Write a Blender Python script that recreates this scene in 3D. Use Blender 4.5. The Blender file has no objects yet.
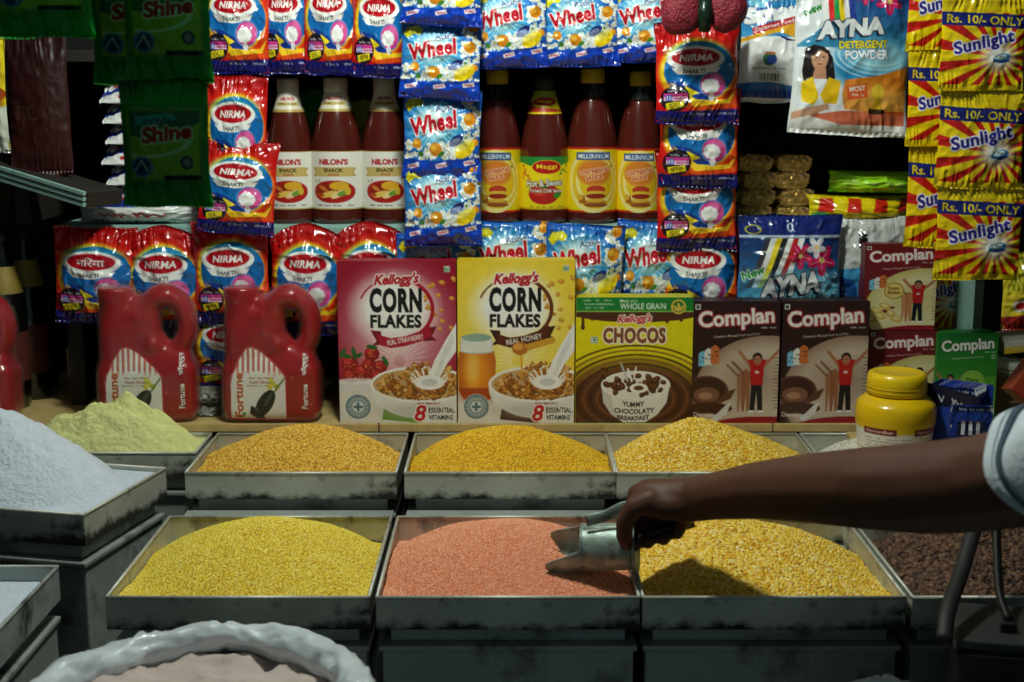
import bpy, bmesh, math, random
import numpy as np
from mathutils import Vector, Matrix
from mathutils.bvhtree import BVHTree

# ---------------------------------------------------------------- camera, world, light, exposure
SC = bpy.context.scene
COL = SC.collection
F = 1400.0                       # focal length in pixels of the 1024 x 682 frame
CAMZ = 1.5
TH = math.atan((341 - 85) / F)   # downward pitch (horizon at row 85)
CT, ST = math.cos(TH), math.sin(TH)

cam = bpy.data.cameras.new('camera')
cam.sensor_width = 36.0
cam.lens = F * 36.0 / 1024.0
cam.clip_start = 0.05
cam.dof.use_dof = True
cam.dof.focus_distance = 2.2
cam.dof.aperture_fstop = 6.3
camo = bpy.data.objects.new('camera', cam)
COL.objects.link(camo)
camo.location = (0, 0, CAMZ)
camo.rotation_euler = (math.pi / 2 - TH, 0, 0)
SC.camera = camo

world = bpy.data.worlds.new('night_street')
SC.world = world
world.use_nodes = True
world.node_tree.nodes['Background'].inputs[0].default_value = (0.55, 0.85, 0.92, 1)
world.node_tree.nodes['Background'].inputs[1].default_value = 0.11

LAMP = (-0.10, 1.75, 2.25)
LAMP_POWER = 48.0
LAMP_COLOR = (0.93, 1.0, 0.90)

SC.view_settings.view_transform = 'Standard'
SC.view_settings.look = 'None'
SC.view_settings.gamma = 1.0
SC.view_settings.use_curve_mapping = False
SC.view_settings.exposure = 0.0


def at(px, py, Y):
    """world point seen at a pixel, at forward distance Y"""
    u, v = (px - 512) / F, (341 - py) / F
    t = Y / (CT + v * ST)
    return Vector((u * t, Y, CAMZ + t * (v * CT - ST)))


def rect_at(x0, y0, x1, y1, Y):
    a, b = at(x0, y1, Y), at(x1, y1, Y)
    top = at((x0 + x1) / 2, y0, Y)
    return Vector(((a.x + b.x) / 2, Y, a.z)), b.x - a.x, top.z - a.z


# ---------------------------------------------------------------- noise
def vnoise(x, y, seed=0):
    x = np.asarray(x, dtype=np.float64)
    y = np.asarray(y, dtype=np.float64)
    r = np.random.RandomState(seed).rand(64, 64)
    xi, yi = np.floor(x).astype(int), np.floor(y).astype(int)
    fx, fy = x - xi, y - yi
    fx, fy = fx * fx * (3 - 2 * fx), fy * fy * (3 - 2 * fy)
    g = lambda i, j: r[i % 64, j % 64]
    return ((g(xi, yi) * (1 - fx) + g(xi + 1, yi) * fx) * (1 - fy) + (g(xi, yi + 1) * (1 - fx) + g(xi + 1, yi + 1) * fx) * fy) * 2 - 1


def fbm(x, y, seed=0, octv=4):
    s, a = 0, 1.0
    for o in range(octv):
        s = s + a * vnoise(np.asarray(x) * 2 ** o + 13.1 * o, np.asarray(y) * 2 ** o + 7.7 * o, seed + o)
        a *= 0.5
    return s


# ---------------------------------------------------------------- flat print: a small raster of shapes and lettering
_TXT = {}


def text_tris(s, bold=0.0, shear=0.0, space=1.0):
    key = (s, bold, shear, space)
    if key not in _TXT:
        c = bpy.data.curves.new('lettering', 'FONT')
        c.body = s
        c.offset = bold
        c.shear = shear
        c.space_character = space
        c.resolution_u = 3
        o = bpy.data.objects.new('lettering', c)
        m = o.to_mesh()
        m.calc_loop_triangles()
        co = np.zeros(len(m.vertices) * 3)
        m.vertices.foreach_get('co', co)
        co = co.reshape(-1, 3)[:, :2]
        tr = np.zeros(len(m.loop_triangles) * 3, dtype=np.int32)
        m.loop_triangles.foreach_get('vertices', tr)
        t = co[tr.reshape(-1, 3)]
        o.to_mesh_clear()
        bpy.data.objects.remove(o)
        bpy.data.curves.remove(c)
        mn, mx = t.reshape(-1, 2).min(0), t.reshape(-1, 2).max(0)
        _TXT[key] = ((t - (mn + mx) / 2) / (mx - mn))
    return _TXT[key]


class CV:
    """drawing in design units, origin top left, y down; k cells per unit; colours sRGB 0..255"""

    def __init__(s, w, h, k, bg=(255, 255, 255), ss=2):
        s.w, s.h, s.ss = w, h, ss
        s.nx, s.ny = int(round(w * k)), int(round(h * k))
        s.N, s.M = s.ny * ss, s.nx * ss
        s.xs = (np.arange(s.M) + .5) / s.M * w
        s.ys = (np.arange(s.N) + .5) / s.N * h
        s.a = np.zeros((s.N, s.M, 3), dtype=np.float32)
        s.a[:] = bg
        s.cov = np.zeros((s.N, s.M), dtype=np.float32)

    def win(s, x0, y0, x1, y1):
        j0, j1 = int(max(0, math.floor(x0 / s.w * s.M))), int(min(s.M, math.ceil(x1 / s.w * s.M) + 1))
        i0, i1 = int(max(0, math.floor(y0 / s.h * s.N))), int(min(s.N, math.ceil(y1 / s.h * s.N) + 1))
        if j1 <= j0 or i1 <= i0:
            return None
        X, Y = np.meshgrid(s.xs[j0:j1], s.ys[i0:i1])
        return (slice(i0, i1), slice(j0, j1)), X, Y

    def put(s, sl, m, col, al=1.0):
        m = (m * al).astype(np.float32)[..., None]
        s.a[sl] = s.a[sl] * (1 - m) + np.asarray(col, dtype=np.float32) * m
        s.cov[sl] = np.maximum(s.cov[sl], m[..., 0])
        return s

    def ell(s, cx, cy, rx, ry, col, rot=0, al=1.0, soft=0.0, clip=None):
        R = max(rx, ry) * (1 + soft) + 1
        q = s.win(cx - R, cy - R, cx + R, cy + R)
        if q is None:
            return s
        sl, X, Y = q
        c, d = math.cos(math.radians(rot)), math.sin(math.radians(rot))
        dx, dy = X - cx, Y - cy
        r = np.sqrt(((dx * c + dy * d) / rx) ** 2 + ((-dx * d + dy * c) / ry) ** 2)
        m = (r < 1).astype(np.float32) if soft == 0 else np.clip((1 + soft - r) / (2 * soft), 0, 1)
        if clip is not None:
            m = m * clip(X, Y)
        return s.put(sl, m, col, al)

    def ring(s, cx, cy, rx, ry, wd, col, al=1.0, a0=None, a1=None, rot=0):
        q = s.win(cx - rx - wd - max(rx, ry), cy - ry - wd - max(rx, ry), cx + rx + wd + max(rx, ry), cy + ry + wd + max(rx, ry))
        if q is None:
            return s
        sl, X, Y = q
        c, d = math.cos(math.radians(rot)), math.sin(math.radians(rot))
        dx, dy = X - cx, Y - cy
        ex, ey = (dx * c + dy * d) / rx, (-dx * d + dy * c) / ry
        r = np.sqrt(ex ** 2 + ey ** 2)
        m = (np.abs(r - 1) * min(rx, ry) < wd / 2)
        if a0 is not None:
            an = (np.degrees(np.arctan2(-ey, ex)) - a0) % 360
            m = m & (an < (a1 - a0))
        return s.put(sl, m.astype(np.float32), col, al)

    def poly(s, pts, col, al=1.0):
        P = np.array(pts, dtype=float)
        q = s.win(P[:, 0].min(), P[:, 1].min(), P[:, 0].max(), P[:, 1].max())
        if q is None:
            return s
        sl, X, Y = q
        m = np.zeros(X.shape, dtype=bool)
        for (x0, y0), (x1, y1) in zip(P, np.roll(P, -1, 0)):
            if y0 == y1:
                continue
            m ^= ((Y < y0) != (Y < y1)) & (X < (x1 - x0) * (Y - y0) / (y1 - y0) + x0)
        return s.put(sl, m.astype(np.float32), col, al)

    def rect(s, x0, y0, x1, y1, col, al=1.0):
        return s.poly([(x0, y0), (x1, y0), (x1, y1), (x0, y1)], col, al)

    def line(s, pts, wd, col, al=1.0):
        P = np.array(pts, dtype=float)
        q = s.win(P[:, 0].min() - wd, P[:, 1].min() - wd, P[:, 0].max() + wd, P[:, 1].max() + wd)
        if q is None:
            return s
        sl, X, Y = q
        m = np.zeros(X.shape, dtype=bool)
        for (x0, y0), (x1, y1) in zip(P[:-1], P[1:]):
            L = (x1 - x0) ** 2 + (y1 - y0) ** 2 + 1e-9
            t = np.clip(((X - x0) * (x1 - x0) + (Y - y0) * (y1 - y0)) / L, 0, 1)
            m |= (X - x0 - t * (x1 - x0)) ** 2 + (Y - y0 - t * (y1 - y0)) ** 2 < (wd / 2) ** 2
        return s.put(sl, m.astype(np.float32), col, al)

    def rays(s, cx, cy, n, col, r0=0, r1=1e9, duty=.5, al=1.0, ph=0, fade=False):
        sl, X, Y = s.win(max(0, cx - r1), max(0, cy - r1), min(s.w, cx + r1), min(s.h, cy + r1))
        an = (np.arctan2(Y - cy, X - cx) / (2 * math.pi) * n + ph) % 1
        r = np.hypot(X - cx, Y - cy)
        m = ((an < duty) & (r > r0) & (r < r1)).astype(np.float32)
        if fade:
            m = m * np.clip(1 - (r - r0) / (r1 - r0), 0, 1)
        return s.put(sl, m, col, al)

    def grad(s, y0, y1, c0, c1, x0=None, x1=None):
        sl, X, Y = s.win(0 if x0 is None else x0, y0, s.w if x1 is None else x1, y1)
        t = np.clip((Y - y0) / (y1 - y0), 0, 1)[..., None]
        s.a[sl] = np.asarray(c0) * (1 - t) + np.asarray(c1) * t
        return s

    def text(s, st, cx, cy, w, h, col, rot=0, bold=0.0, shear=0.0, out=None, ow=1.0, space=1.0, arch=0.0, al=1.0):
        t = text_tris(st, bold, shear, space) * np.array([w, -h])
        if arch:
            t = t.copy()
            t[..., 1] += arch * (2 * t[..., 0] / w) ** 2
        c, d = math.cos(math.radians(rot)), math.sin(math.radians(rot))
        T = np.stack([t[..., 0] * c - t[..., 1] * d + cx, t[..., 0] * d + t[..., 1] * c + cy], -1)
        mn, mx = T.reshape(-1, 2).min(0) - ow - 1, T.reshape(-1, 2).max(0) + ow + 1
        q = s.win(mn[0], mn[1], mx[0], mx[1])
        if q is None:
            return s
        sl, X, Y = q
        m = np.zeros(X.shape, dtype=bool)
        gx, gy = X[0], Y[:, 0]
        for tri in T:
            a, b = tri.min(0), tri.max(0)
            j0, j1 = np.searchsorted(gx, a[0]), np.searchsorted(gx, b[0])
            i0, i1 = np.searchsorted(gy, a[1]), np.searchsorted(gy, b[1])
            if j1 <= j0 or i1 <= i0:
                continue
            xx, yy = X[i0:i1, j0:j1], Y[i0:i1, j0:j1]
            e = [(tri[(k + 1) % 3, 0] - tri[k, 0]) * (yy - tri[k, 1]) - (tri[(k + 1) % 3, 1] - tri[k, 1]) * (xx - tri[k, 0]) for k in range(3)]
            m[i0:i1, j0:j1] |= ((e[0] >= 0) & (e[1] >= 0) & (e[2] >= 0)) | ((e[0] <= 0) & (e[1] <= 0) & (e[2] <= 0))
        if out is not None:
            r = max(1, int(round(ow * s.M / s.w)))
            big = np.zeros_like(m)
            for dy in range(-r, r + 1):
                for dx in range(-r, r + 1):
                    if dx * dx + dy * dy <= r * r + .5:
                        big |= np.roll(np.roll(m, dy, 0), dx, 1)
            s.put(sl, big.astype(np.float32), out, al)
        return s.put(sl, m.astype(np.float32), col, al)

    def script(s, x0, x1, y, h, col, seed=0, wd=.6):
        """a run of tiny unreadable lettering"""
        rr = random.Random(seed)
        x = x0
        while x < x1:
            w = rr.uniform(.6, 1.6) * h
            if rr.random() < .82:
                s.line([(x, y - h / 2 * rr.uniform(.3, 1)), (x + w * .5, y + h / 2), (x + w * .8, y - h / 2 * rr.uniform(0, 1))], wd, col)
            x += w
        return s

    def out(s):
        k = s.ss
        a = s.a.reshape(s.ny, k, s.nx, k, 3).mean((1, 3)) / 255.0
        a = np.clip(a, 0, 1)
        return np.where(a <= .04045, a / 12.92, ((a + .055) / 1.055) ** 2.4)

    def mask(s):
        k = s.ss
        return s.cov.reshape(s.ny, k, s.nx, k).mean((1, 3))


# ---------------------------------------------------------------- materials
MATS = {}


def srgb(c):
    return tuple(((x / 255) / 12.92 if x / 255 <= .04045 else ((x / 255 + .055) / 1.055) ** 2.4) for x in c)


def mat(name, col=(200, 200, 200), rough=.5, metal=0.0, coat=0.0, var=0.0, vscale=20.0, bump=0.0, bscale=60.0, attr=False,
        trans=0.0, spec=.5, dirt=None, dscale=6.0, dlo=.5, dhi=.7, alpha=1.0, sss=0.0, zdirt=None, transl=0.0):
    if name in MATS:
        return MATS[name]
    m = bpy.data.materials.new(name)
    m.use_nodes = True
    nt = m.node_tree
    b = nt.nodes['Principled BSDF']
    I = b.inputs
    base = srgb(col)
    I['Base Color'].default_value = (*base, 1)
    I['Roughness'].default_value = rough
    I['Metallic'].default_value = metal
    I['Coat Weight'].default_value = coat
    I['Coat Roughness'].default_value = .12
    I['Transmission Weight'].default_value = trans
    I['Specular IOR Level'].default_value = spec
    I['Alpha'].default_value = alpha
    L = nt.links.new
    tc = nt.nodes.new('ShaderNodeTexCoord')
    src = None
    if attr:
        a = nt.nodes.new('ShaderNodeAttribute')
        a.attribute_name = 'Col'
        src = a.outputs['Color']
    if var > 0:
        n = nt.nodes.new('ShaderNodeTexNoise')
        n.inputs['Scale'].default_value = vscale
        n.inputs['Detail'].default_value = 5
        L(tc.outputs['Object'], n.inputs['Vector'])
        mr = nt.nodes.new('ShaderNodeMapRange')
        mr.inputs[1].default_value = .3
        mr.inputs[2].default_value = .7
        mr.inputs[3].default_value = 1 - var
        mr.inputs[4].default_value = 1 + var
        L(n.outputs[0], mr.inputs[0])
        mx = nt.nodes.new('ShaderNodeMix')
        mx.data_type = 'RGBA'
        mx.blend_type = 'MULTIPLY'
        mx.inputs[0].default_value = 1
        if src is not None:
            L(src, mx.inputs[6])
        else:
            mx.inputs[6].default_value = (*base, 1)
        L(mr.outputs[0], mx.inputs[7])
        src = mx.outputs[2]
    if dirt is not None:
        n = nt.nodes.new('ShaderNodeTexNoise')
        n.inputs['Scale'].default_value = dscale
        n.inputs['Detail'].default_value = 8
        n.inputs['Roughness'].default_value = .65
        L(tc.outputs['Object'], n.inputs['Vector'])
        mr = nt.nodes.new('ShaderNodeMapRange')
        mr.inputs[1].default_value = dlo
        mr.inputs[2].default_value = dhi
        nsrc = n.outputs[0]
        if zdirt:
            sp = nt.nodes.new('ShaderNodeSeparateXYZ')
            L(tc.outputs['Object'], sp.inputs[0])
            zr = nt.nodes.new('ShaderNodeMapRange')
            zr.inputs[1].default_value = zdirt[0]
            zr.inputs[2].default_value = zdirt[1]
            zr.inputs[3].default_value = .24
            zr.inputs[4].default_value = 0
            L(sp.outputs['Z'], zr.inputs[0])
            ad = nt.nodes.new('ShaderNodeMath')
            L(nsrc, ad.inputs[0])
            L(zr.outputs[0], ad.inputs[1])
            nsrc = ad.outputs[0]
        L(nsrc, mr.inputs[0])
        mx = nt.nodes.new('ShaderNodeMix')
        mx.data_type = 'RGBA'
        L(mr.outputs[0], mx.inputs[0])
        if src is not None:
            L(src, mx.inputs[6])
        else:
            mx.inputs[6].default_value = (*base, 1)
        mx.inputs[7].default_value = (*srgb(dirt), 1)
        src = mx.outputs[2]
        mr2 = nt.nodes.new('ShaderNodeMapRange')
        mr2.inputs[3].default_value = rough
        mr2.inputs[4].default_value = min(1, rough + .35)
        L(mr.outputs[0], mr2.inputs[0])
        L(mr2.outputs[0], I['Roughness'])
        if metal > 0:
            mr3 = nt.nodes.new('ShaderNodeMapRange')
            mr3.inputs[3].default_value = metal
            mr3.inputs[4].default_value = 0
            L(mr.outputs[0], mr3.inputs[0])
            L(mr3.outputs[0], I['Metallic'])
    if src is not None:
        L(src, I['Base Color'])
    if bump > 0:
        n = nt.nodes.new('ShaderNodeTexNoise')
        n.inputs['Scale'].default_value = bscale
        n.inputs['Detail'].default_value = 4
        L(tc.outputs['Object'], n.inputs['Vector'])
        bp = nt.nodes.new('ShaderNodeBump')
        bp.inputs['Strength'].default_value = bump
        bp.inputs['Distance'].default_value = .004
        L(n.outputs[0], bp.inputs['Height'])
        L(bp.outputs[0], I['Normal'])
    if transl > 0:
        t = nt.nodes.new('ShaderNodeBsdfTranslucent')
        L(src, t.inputs[0])
        mix = nt.nodes.new('ShaderNodeMixShader')
        mix.inputs[0].default_value = transl
        L(b.outputs[0], mix.inputs[1])
        L(t.outputs[0], mix.inputs[2])
        L(mix.outputs[0], nt.nodes['Material Output'].inputs[0])
    MATS[name] = m
    return m


FILM = mat('printed_plastic_film', attr=True, rough=.24, coat=.5, bump=.25, bscale=60)
FILMT = mat('thin_see_through_film', attr=True, rough=.3, coat=.3, bump=.1, bscale=70, transl=.6)
CARD = mat('printed_carton', attr=True, rough=.42, coat=.1, var=.05, vscale=60)
PAPER = mat('printed_paper_label', attr=True, rough=.38, coat=.15)
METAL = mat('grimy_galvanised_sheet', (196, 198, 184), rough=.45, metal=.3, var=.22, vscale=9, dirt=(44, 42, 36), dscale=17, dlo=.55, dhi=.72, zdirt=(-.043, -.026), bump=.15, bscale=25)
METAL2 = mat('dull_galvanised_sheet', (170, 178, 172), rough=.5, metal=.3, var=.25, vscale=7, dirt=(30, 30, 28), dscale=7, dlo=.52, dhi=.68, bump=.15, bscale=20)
WOODL = mat('pale_shelf_wood', (196, 170, 112), rough=.6, var=.15, vscale=30, dirt=(90, 70, 40), dscale=9, dlo=.6, dhi=.75)
TEAL = mat('pale_teal_painted_board', (150, 190, 180), rough=.5, var=.1, vscale=14, dirt=(60, 75, 70), dscale=14, dlo=.58, dhi=.7)
DARKW = mat('dark_shelf_wood', (40, 34, 28), rough=.7, var=.2)
WALLM = mat('dark_dusty_wall', (17, 18, 17), rough=.9, var=.3, vscale=5)


# ---------------------------------------------------------------- object helpers
def link(name, me, parent=None):
    o = bpy.data.objects.new(name, me)
    COL.objects.link(o)
    if parent is not None:
        o.parent = parent
    return o


def tag(o, label=None, cat=None, group=None, kind=None):
    if label: o['label'] = label
    if cat: o['category'] = cat
    if group: o['group'] = group
    if kind: o['kind'] = kind
    return o


def thing(name, label, cat, loc=(0, 0, 0), rot=(0, 0, 0), group=None, kind=None):
    o = link(name, None)
    o.empty_display_size = .02
    o.location = loc
    o.rotation_euler = rot
    return tag(o, label, cat, group, kind)


def dup(root, parent=None):
    c = root.copy()
    COL.objects.link(c)
    c.parent = parent
    for ch in list(root.children):
        dup(ch, c)
    return c


def np_mesh(name, V, Q, m, C=None, smooth=True):
    """V (n,3), Q list/array of quads or tris, C (n,3) linear colours"""
    me = bpy.data.meshes.new(name)
    V = np.asarray(V, dtype=np.float32)
    Q = np.asarray(Q, dtype=np.int32)
    k = Q.shape[1]
    me.vertices.add(len(V))
    me.vertices.foreach_set('co', V.ravel())
    me.loops.add(Q.size)
    me.loops.foreach_set('vertex_index', Q.ravel())
    me.polygons.add(len(Q))
    me.polygons.foreach_set('loop_start', np.arange(0, Q.size, k, dtype=np.int32))
    me.polygons.foreach_set('use_smooth', np.full(len(Q), smooth, dtype=bool))
    me.update(calc_edges=True)
    if C is not None:
        at_ = me.color_attributes.new('Col', 'FLOAT_COLOR', 'POINT')
        at_.data.foreach_set('color', np.concatenate([C, np.ones((len(C), 1))], 1).astype(np.float32).ravel())
    me.materials.append(m)
    me.validate()
    return me


def grid_quads(nx, ny, off=0, flip=False, mask=None):
    i, j = np.meshgrid(np.arange(ny - 1), np.arange(nx - 1), indexing='ij')
    a = (i * nx + j)
    q = np.stack([a, a + nx, a + nx + 1, a + 1], -1).reshape(-1, 4) + off
    if mask is not None:
        mm = (mask[:-1, :-1] + mask[1:, :-1] + mask[1:, 1:] + mask[:-1, 1:]) / 4
        q = q[mm.reshape(-1) > .5]
    return q[:, ::-1] if flip else q


def bm_mesh(name, bm, m, smooth=False, bevel=0.0):
    if bevel > 0:
        bmesh.ops.bevel(bm, geom=list(bm.edges), offset=bevel, segments=2, affect='EDGES', profile=.6)
    me = bpy.data.meshes.new(name)
    bm.normal_update()
    bm.to_mesh(me)
    bm.free()
    me.materials.append(m)
    if smooth:
        for p in me.polygons:
            p.use_smooth = True
    return me


def box_mesh(name, x0, x1, y0, y1, z0, z1, m, bevel=0.0):
    bm = bmesh.new()
    bmesh.ops.create_cube(bm, size=1)
    for v in bm.verts:
        v.co = ((x0 + x1) / 2 + v.co.x * (x1 - x0), (y0 + y1) / 2 + v.co.y * (y1 - y0), (z0 + z1) / 2 + v.co.z * (z1 - z0))
    return bm_mesh(name, bm, m, bevel=bevel)


def box(name, x0, x1, y0, y1, z0, z1, m, parent=None, bevel=0.0):
    return link(name, box_mesh(name, x0, x1, y0, y1, z0, z1, m, bevel), parent)


def lathe(name, prof, m, seg=48, parent=None, sy=1.0, attr_col=None, caps=True):
    P = np.array(prof)
    n = len(P)
    an = np.arange(seg) / seg * 2 * math.pi
    V = np.stack([np.outer(P[:, 0], np.cos(an)), np.outer(P[:, 0], np.sin(an)) * sy, np.repeat(P[:, 1:2], seg, 1)], -1).reshape(-1, 3)
    Q = []
    for i in range(n - 1):
        for j in range(seg):
            Q.append((i * seg + j, i * seg + (j + 1) % seg, (i + 1) * seg + (j + 1) % seg, (i + 1) * seg + j))
    me = np_mesh(name, V, Q, m)
    return link(name, me, parent)


def tube(name, pts, rad, m, parent=None, seg=10, flat=1.0, up=None):
    """swept tube through pts with radii"""
    P = [Vector(p) for p in pts]
    R = rad if isinstance(rad, (list, tuple)) else [rad] * len(P)
    V, Q = [], []
    pn = None
    for i, p in enumerate(P):
        d = (P[min(i + 1, len(P) - 1)] - P[max(i - 1, 0)]).normalized()
        if pn is None:
            pn = d.cross(Vector(up) if up else (Vector((0, 0, 1)) if abs(d.z) < .9 else Vector((1, 0, 0)))).normalized()
        pn = (pn - d * pn.dot(d)).normalized()
        q = d.cross(pn)
        for k in range(seg):
            a = 2 * math.pi * k / seg
            V.append(p + (pn * math.cos(a) + q * math.sin(a) * flat) * R[i])
        if i:
            for k in range(seg):
                Q.append(((i - 1) * seg + k, (i - 1) * seg + (k + 1) % seg, i * seg + (k + 1) % seg, i * seg + k))
    n = len(V)
    V.append(P[0]); V.append(P[-1])
    for k in range(seg):
        Q.append((n, (k + 1) % seg, k, k))
        Q.append((n + 1, n - seg + k, n - seg + (k + 1) % seg, n - seg + (k + 1) % seg))
    bm = bmesh.new()
    vs = [bm.verts.new(v) for v in V]
    for q in Q:
        u = list(dict.fromkeys(q))
        bm.faces.new([vs[k] for k in u])
    bmesh.ops.recalc_face_normals(bm, faces=bm.faces)
    return link(name, bm_mesh(name, bm, m, smooth=True), parent)


def catmull(pts, n=8):
    P = [np.array(p, float) for p in pts]
    P = [2 * P[0] - P[1]] + P + [2 * P[-1] - P[-2]]
    o = []
    for i in range(1, len(P) - 2):
        for k in range(n):
            t = k / n
            o.append(.5 * (2 * P[i] + (P[i + 1] - P[i - 1]) * t + (2 * P[i - 1] - 5 * P[i] + 4 * P[i + 1] - P[i + 2]) * t * t + (3 * P[i] - P[i - 1] - 3 * P[i + 1] + P[i + 2]) * t ** 3))
    o.append(P[-2])
    return o


def fuse(name, pieces, m, voxel, smooth_it=6):
    """pieces: list of (list of (point, radius) chains or bmesh); joined into one skin"""
    bm = bmesh.new()
    for ch in pieces:
        for (p0, r0), (p1, r1) in zip(ch[:-1], ch[1:]):
            p0, p1 = Vector(p0), Vector(p1)
            n = max(2, int((p1 - p0).length / (min(r0, r1) * .22)) + 1)
            for k in range(n + 1):
                t = k / n
                c, r = p0.lerp(p1, t), r0 + (r1 - r0) * t
                bmesh.ops.create_icosphere(bm, subdivisions=2, radius=r, matrix=Matrix.Translation(c))
    return remesh(name, bm, m, voxel, smooth_it)


def remesh(name, bm, m, voxel, smooth_it=6):
    me = bpy.data.meshes.new(name + '_raw')
    bm.to_mesh(me)
    bm.free()
    o = bpy.data.objects.new(name + '_raw', me)
    COL.objects.link(o)
    r = o.modifiers.new('r', 'REMESH')
    r.mode = 'VOXEL'
    r.voxel_size = voxel
    s = o.modifiers.new('s', 'SMOOTH')
    s.iterations = smooth_it
    s.factor = .6
    dg = bpy.context.evaluated_depsgraph_get()
    out = bpy.data.meshes.new_from_object(o.evaluated_get(dg))
    out.name = name
    bpy.data.objects.remove(o)
    bpy.data.meshes.remove(me)
    out.materials.clear()
    out.materials.append(m)
    for p in out.polygons:
        p.use_smooth = True
    return out


# ---------------------------------------------------------------- room shell
def structure(name, *a, **k):
    o = box(name, *a, **k)
    o['kind'] = 'structure'
    return o


structure('wall_back', -1.6, 1.6, 2.86, 2.92, 0, 2.7, WALLM)
structure('wall_left', -1.66, -1.6, -.6, 2.92, 0, 2.7, WALLM)
structure('wall_right', 1.6, 1.66, .9, 2.92, 0, 2.7, WALLM)
structure('floor', -1.66, 1.66, -1.2, 2.92, -.05, 0, mat('worn_concrete_floor', (70, 68, 62), rough=.8, var=.3, vscale=6))
structure('ceiling', -1.66, 1.66, .2, 2.92, 2.7, 2.76, mat('smoke_stained_ceiling', (95, 95, 88), rough=.9, var=.2, vscale=4))

# ---------------------------------------------------------------- shelves
BOARD_Z = at(512, 424, 2.362).z
MID_Z = at(512, 225, 2.488).z
UP_Z = at(512, 50, 2.5).z

sh = thing('display_board', 'pale wooden board across the counter that carries the cereal cartons', 'shelf', (0, 2.362, BOARD_Z))
box('plank', -.92, -.232, 0, .49, -.0145, 0, WOODL, sh, .0015)
box('plank', -.230, .452, 0, .49, -.0145, 0, WOODL, sh, .0015)
box('plank', .454, 1.1, .0, .49, -.0145, 0, WOODL, sh, .0015)
for bx_ in (-.85, -.21, .44, 1.05):
    box('support', bx_ - .012, bx_ + .012, .03, .46, -BOARD_Z, -.0145, DARKW, sh)

sh = thing('shelf_unit', 'pale teal painted shelf that the sauce bottles stand on', 'shelf', (0, 2.488, MID_Z))
box('board', -.81, .86, 0, .37, -.018, 0, TEAL, sh, .001)
box('edge_strip', -.81, .86, -.006, -.0005, -.019, -.003, TEAL, sh, .001)
for bx_ in (-.795, .84):
    box('upright', bx_ - .014, bx_ + .014, .02, .37, BOARD_Z - MID_Z, -.0185, TEAL if bx_ > 0 else DARKW, sh, .001)

sh = thing('shelf_unit', 'dark upper shelf above the sauce bottles, behind hanging detergent packets', 'shelf', (0, 2.5, UP_Z))
box('board', -.9, .9, 0, .35, -.02, 0, DARKW, sh, .001)
for bx_ in (-.88, .88):
    box('upright', bx_ - .014, bx_ + .014, .02, .35, MID_Z - UP_Z, -.0205, DARKW, sh)

# ---------------------------------------------------------------- trays and tins
RIM_F, RIM_B, TW = .87, .905, .330


def tray_parts(root, w, d, h, m):
    t = .0022
    bm_specs = [('base_sheet', 0, w, 0, d, -h, -h + t), ('front_panel', 0, w, 0, t, -h + t, 0), ('back_panel', 0, w, d - t, d, -h + t, 0),
                ('side_panel', 0, t, t, d - t, -h + t, 0), ('side_panel', w - t, w, t, d - t, -h + t, 0)]
    for n, x0, x1, y0, y1, z0, z1 in bm_specs:
        o = box(n, x0, x1, y0, y1, z0, z1, m, root, .0006)
        if n != 'base_sheet':      # rolled rim on the top edge of each panel
            if y1 - y0 < .01:
                tube('rolled_rim', [(x0, (y0 + y1) / 2, 0), (x1, (y0 + y1) / 2, 0)], .0026, m, o, 8)
            else:
                tube('rolled_rim', [((x0 + x1) / 2, y0, 0), ((x0 + x1) / 2, y1, 0)], .0026, m, o, 8)
    return root


def tray(label, x, y, z, d=.333, w=TW, h=.042, rz=0, m=None):
    r = thing('grain_tray', label, 'tray', (x, y, z), (0, 0, rz), 'metal trays of pulses and flour')
    return tray_parts(r, w, d, h, m or METAL)


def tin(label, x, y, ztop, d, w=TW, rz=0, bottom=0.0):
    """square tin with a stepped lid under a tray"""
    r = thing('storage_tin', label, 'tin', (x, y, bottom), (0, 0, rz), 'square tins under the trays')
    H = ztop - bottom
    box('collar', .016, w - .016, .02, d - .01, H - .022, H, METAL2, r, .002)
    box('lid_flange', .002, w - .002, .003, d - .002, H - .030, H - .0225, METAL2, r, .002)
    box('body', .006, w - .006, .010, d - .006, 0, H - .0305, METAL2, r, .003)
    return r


FX = [-.508, -.170, .163, .500]
FN = ['fine yellow moong lentils', 'salmon pink lentils', 'yellow split chickpeas in the front row', 'dark brown seeds']
for x, n in zip(FX, FN):
    tray('shallow galvanised tray holding ' + n, x, 1.662, RIM_F)
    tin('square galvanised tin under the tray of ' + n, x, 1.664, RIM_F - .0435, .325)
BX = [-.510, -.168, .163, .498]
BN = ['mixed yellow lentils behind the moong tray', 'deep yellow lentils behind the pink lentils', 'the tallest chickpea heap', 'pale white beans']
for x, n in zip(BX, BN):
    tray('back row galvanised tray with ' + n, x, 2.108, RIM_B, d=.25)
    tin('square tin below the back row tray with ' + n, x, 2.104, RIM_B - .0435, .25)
# a second flat lid standing in the gap in front of the back row
for x, n in zip(BX[:3], ('mixed yellow lentils', 'deep yellow lentils', 'tallest chickpea heap')):
    r = thing('tin_lid', 'flat tin lid lying in the gap in front of the tray of ' + n, 'tin lid', (x, 2.012, RIM_B - .060), group='flat lids between the rows')
    box('lid_plate', .004, TW - .004, 0, .088, 0, .003, METAL2, r, .001)
    box('lid_lip', .004, TW - .004, 0, .003, -.02, 0, METAL, r, .001)
    box('support_block', .02, TW - .02, .02, .088, -(RIM_B - .06), -.0005, METAL2, r)

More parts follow.
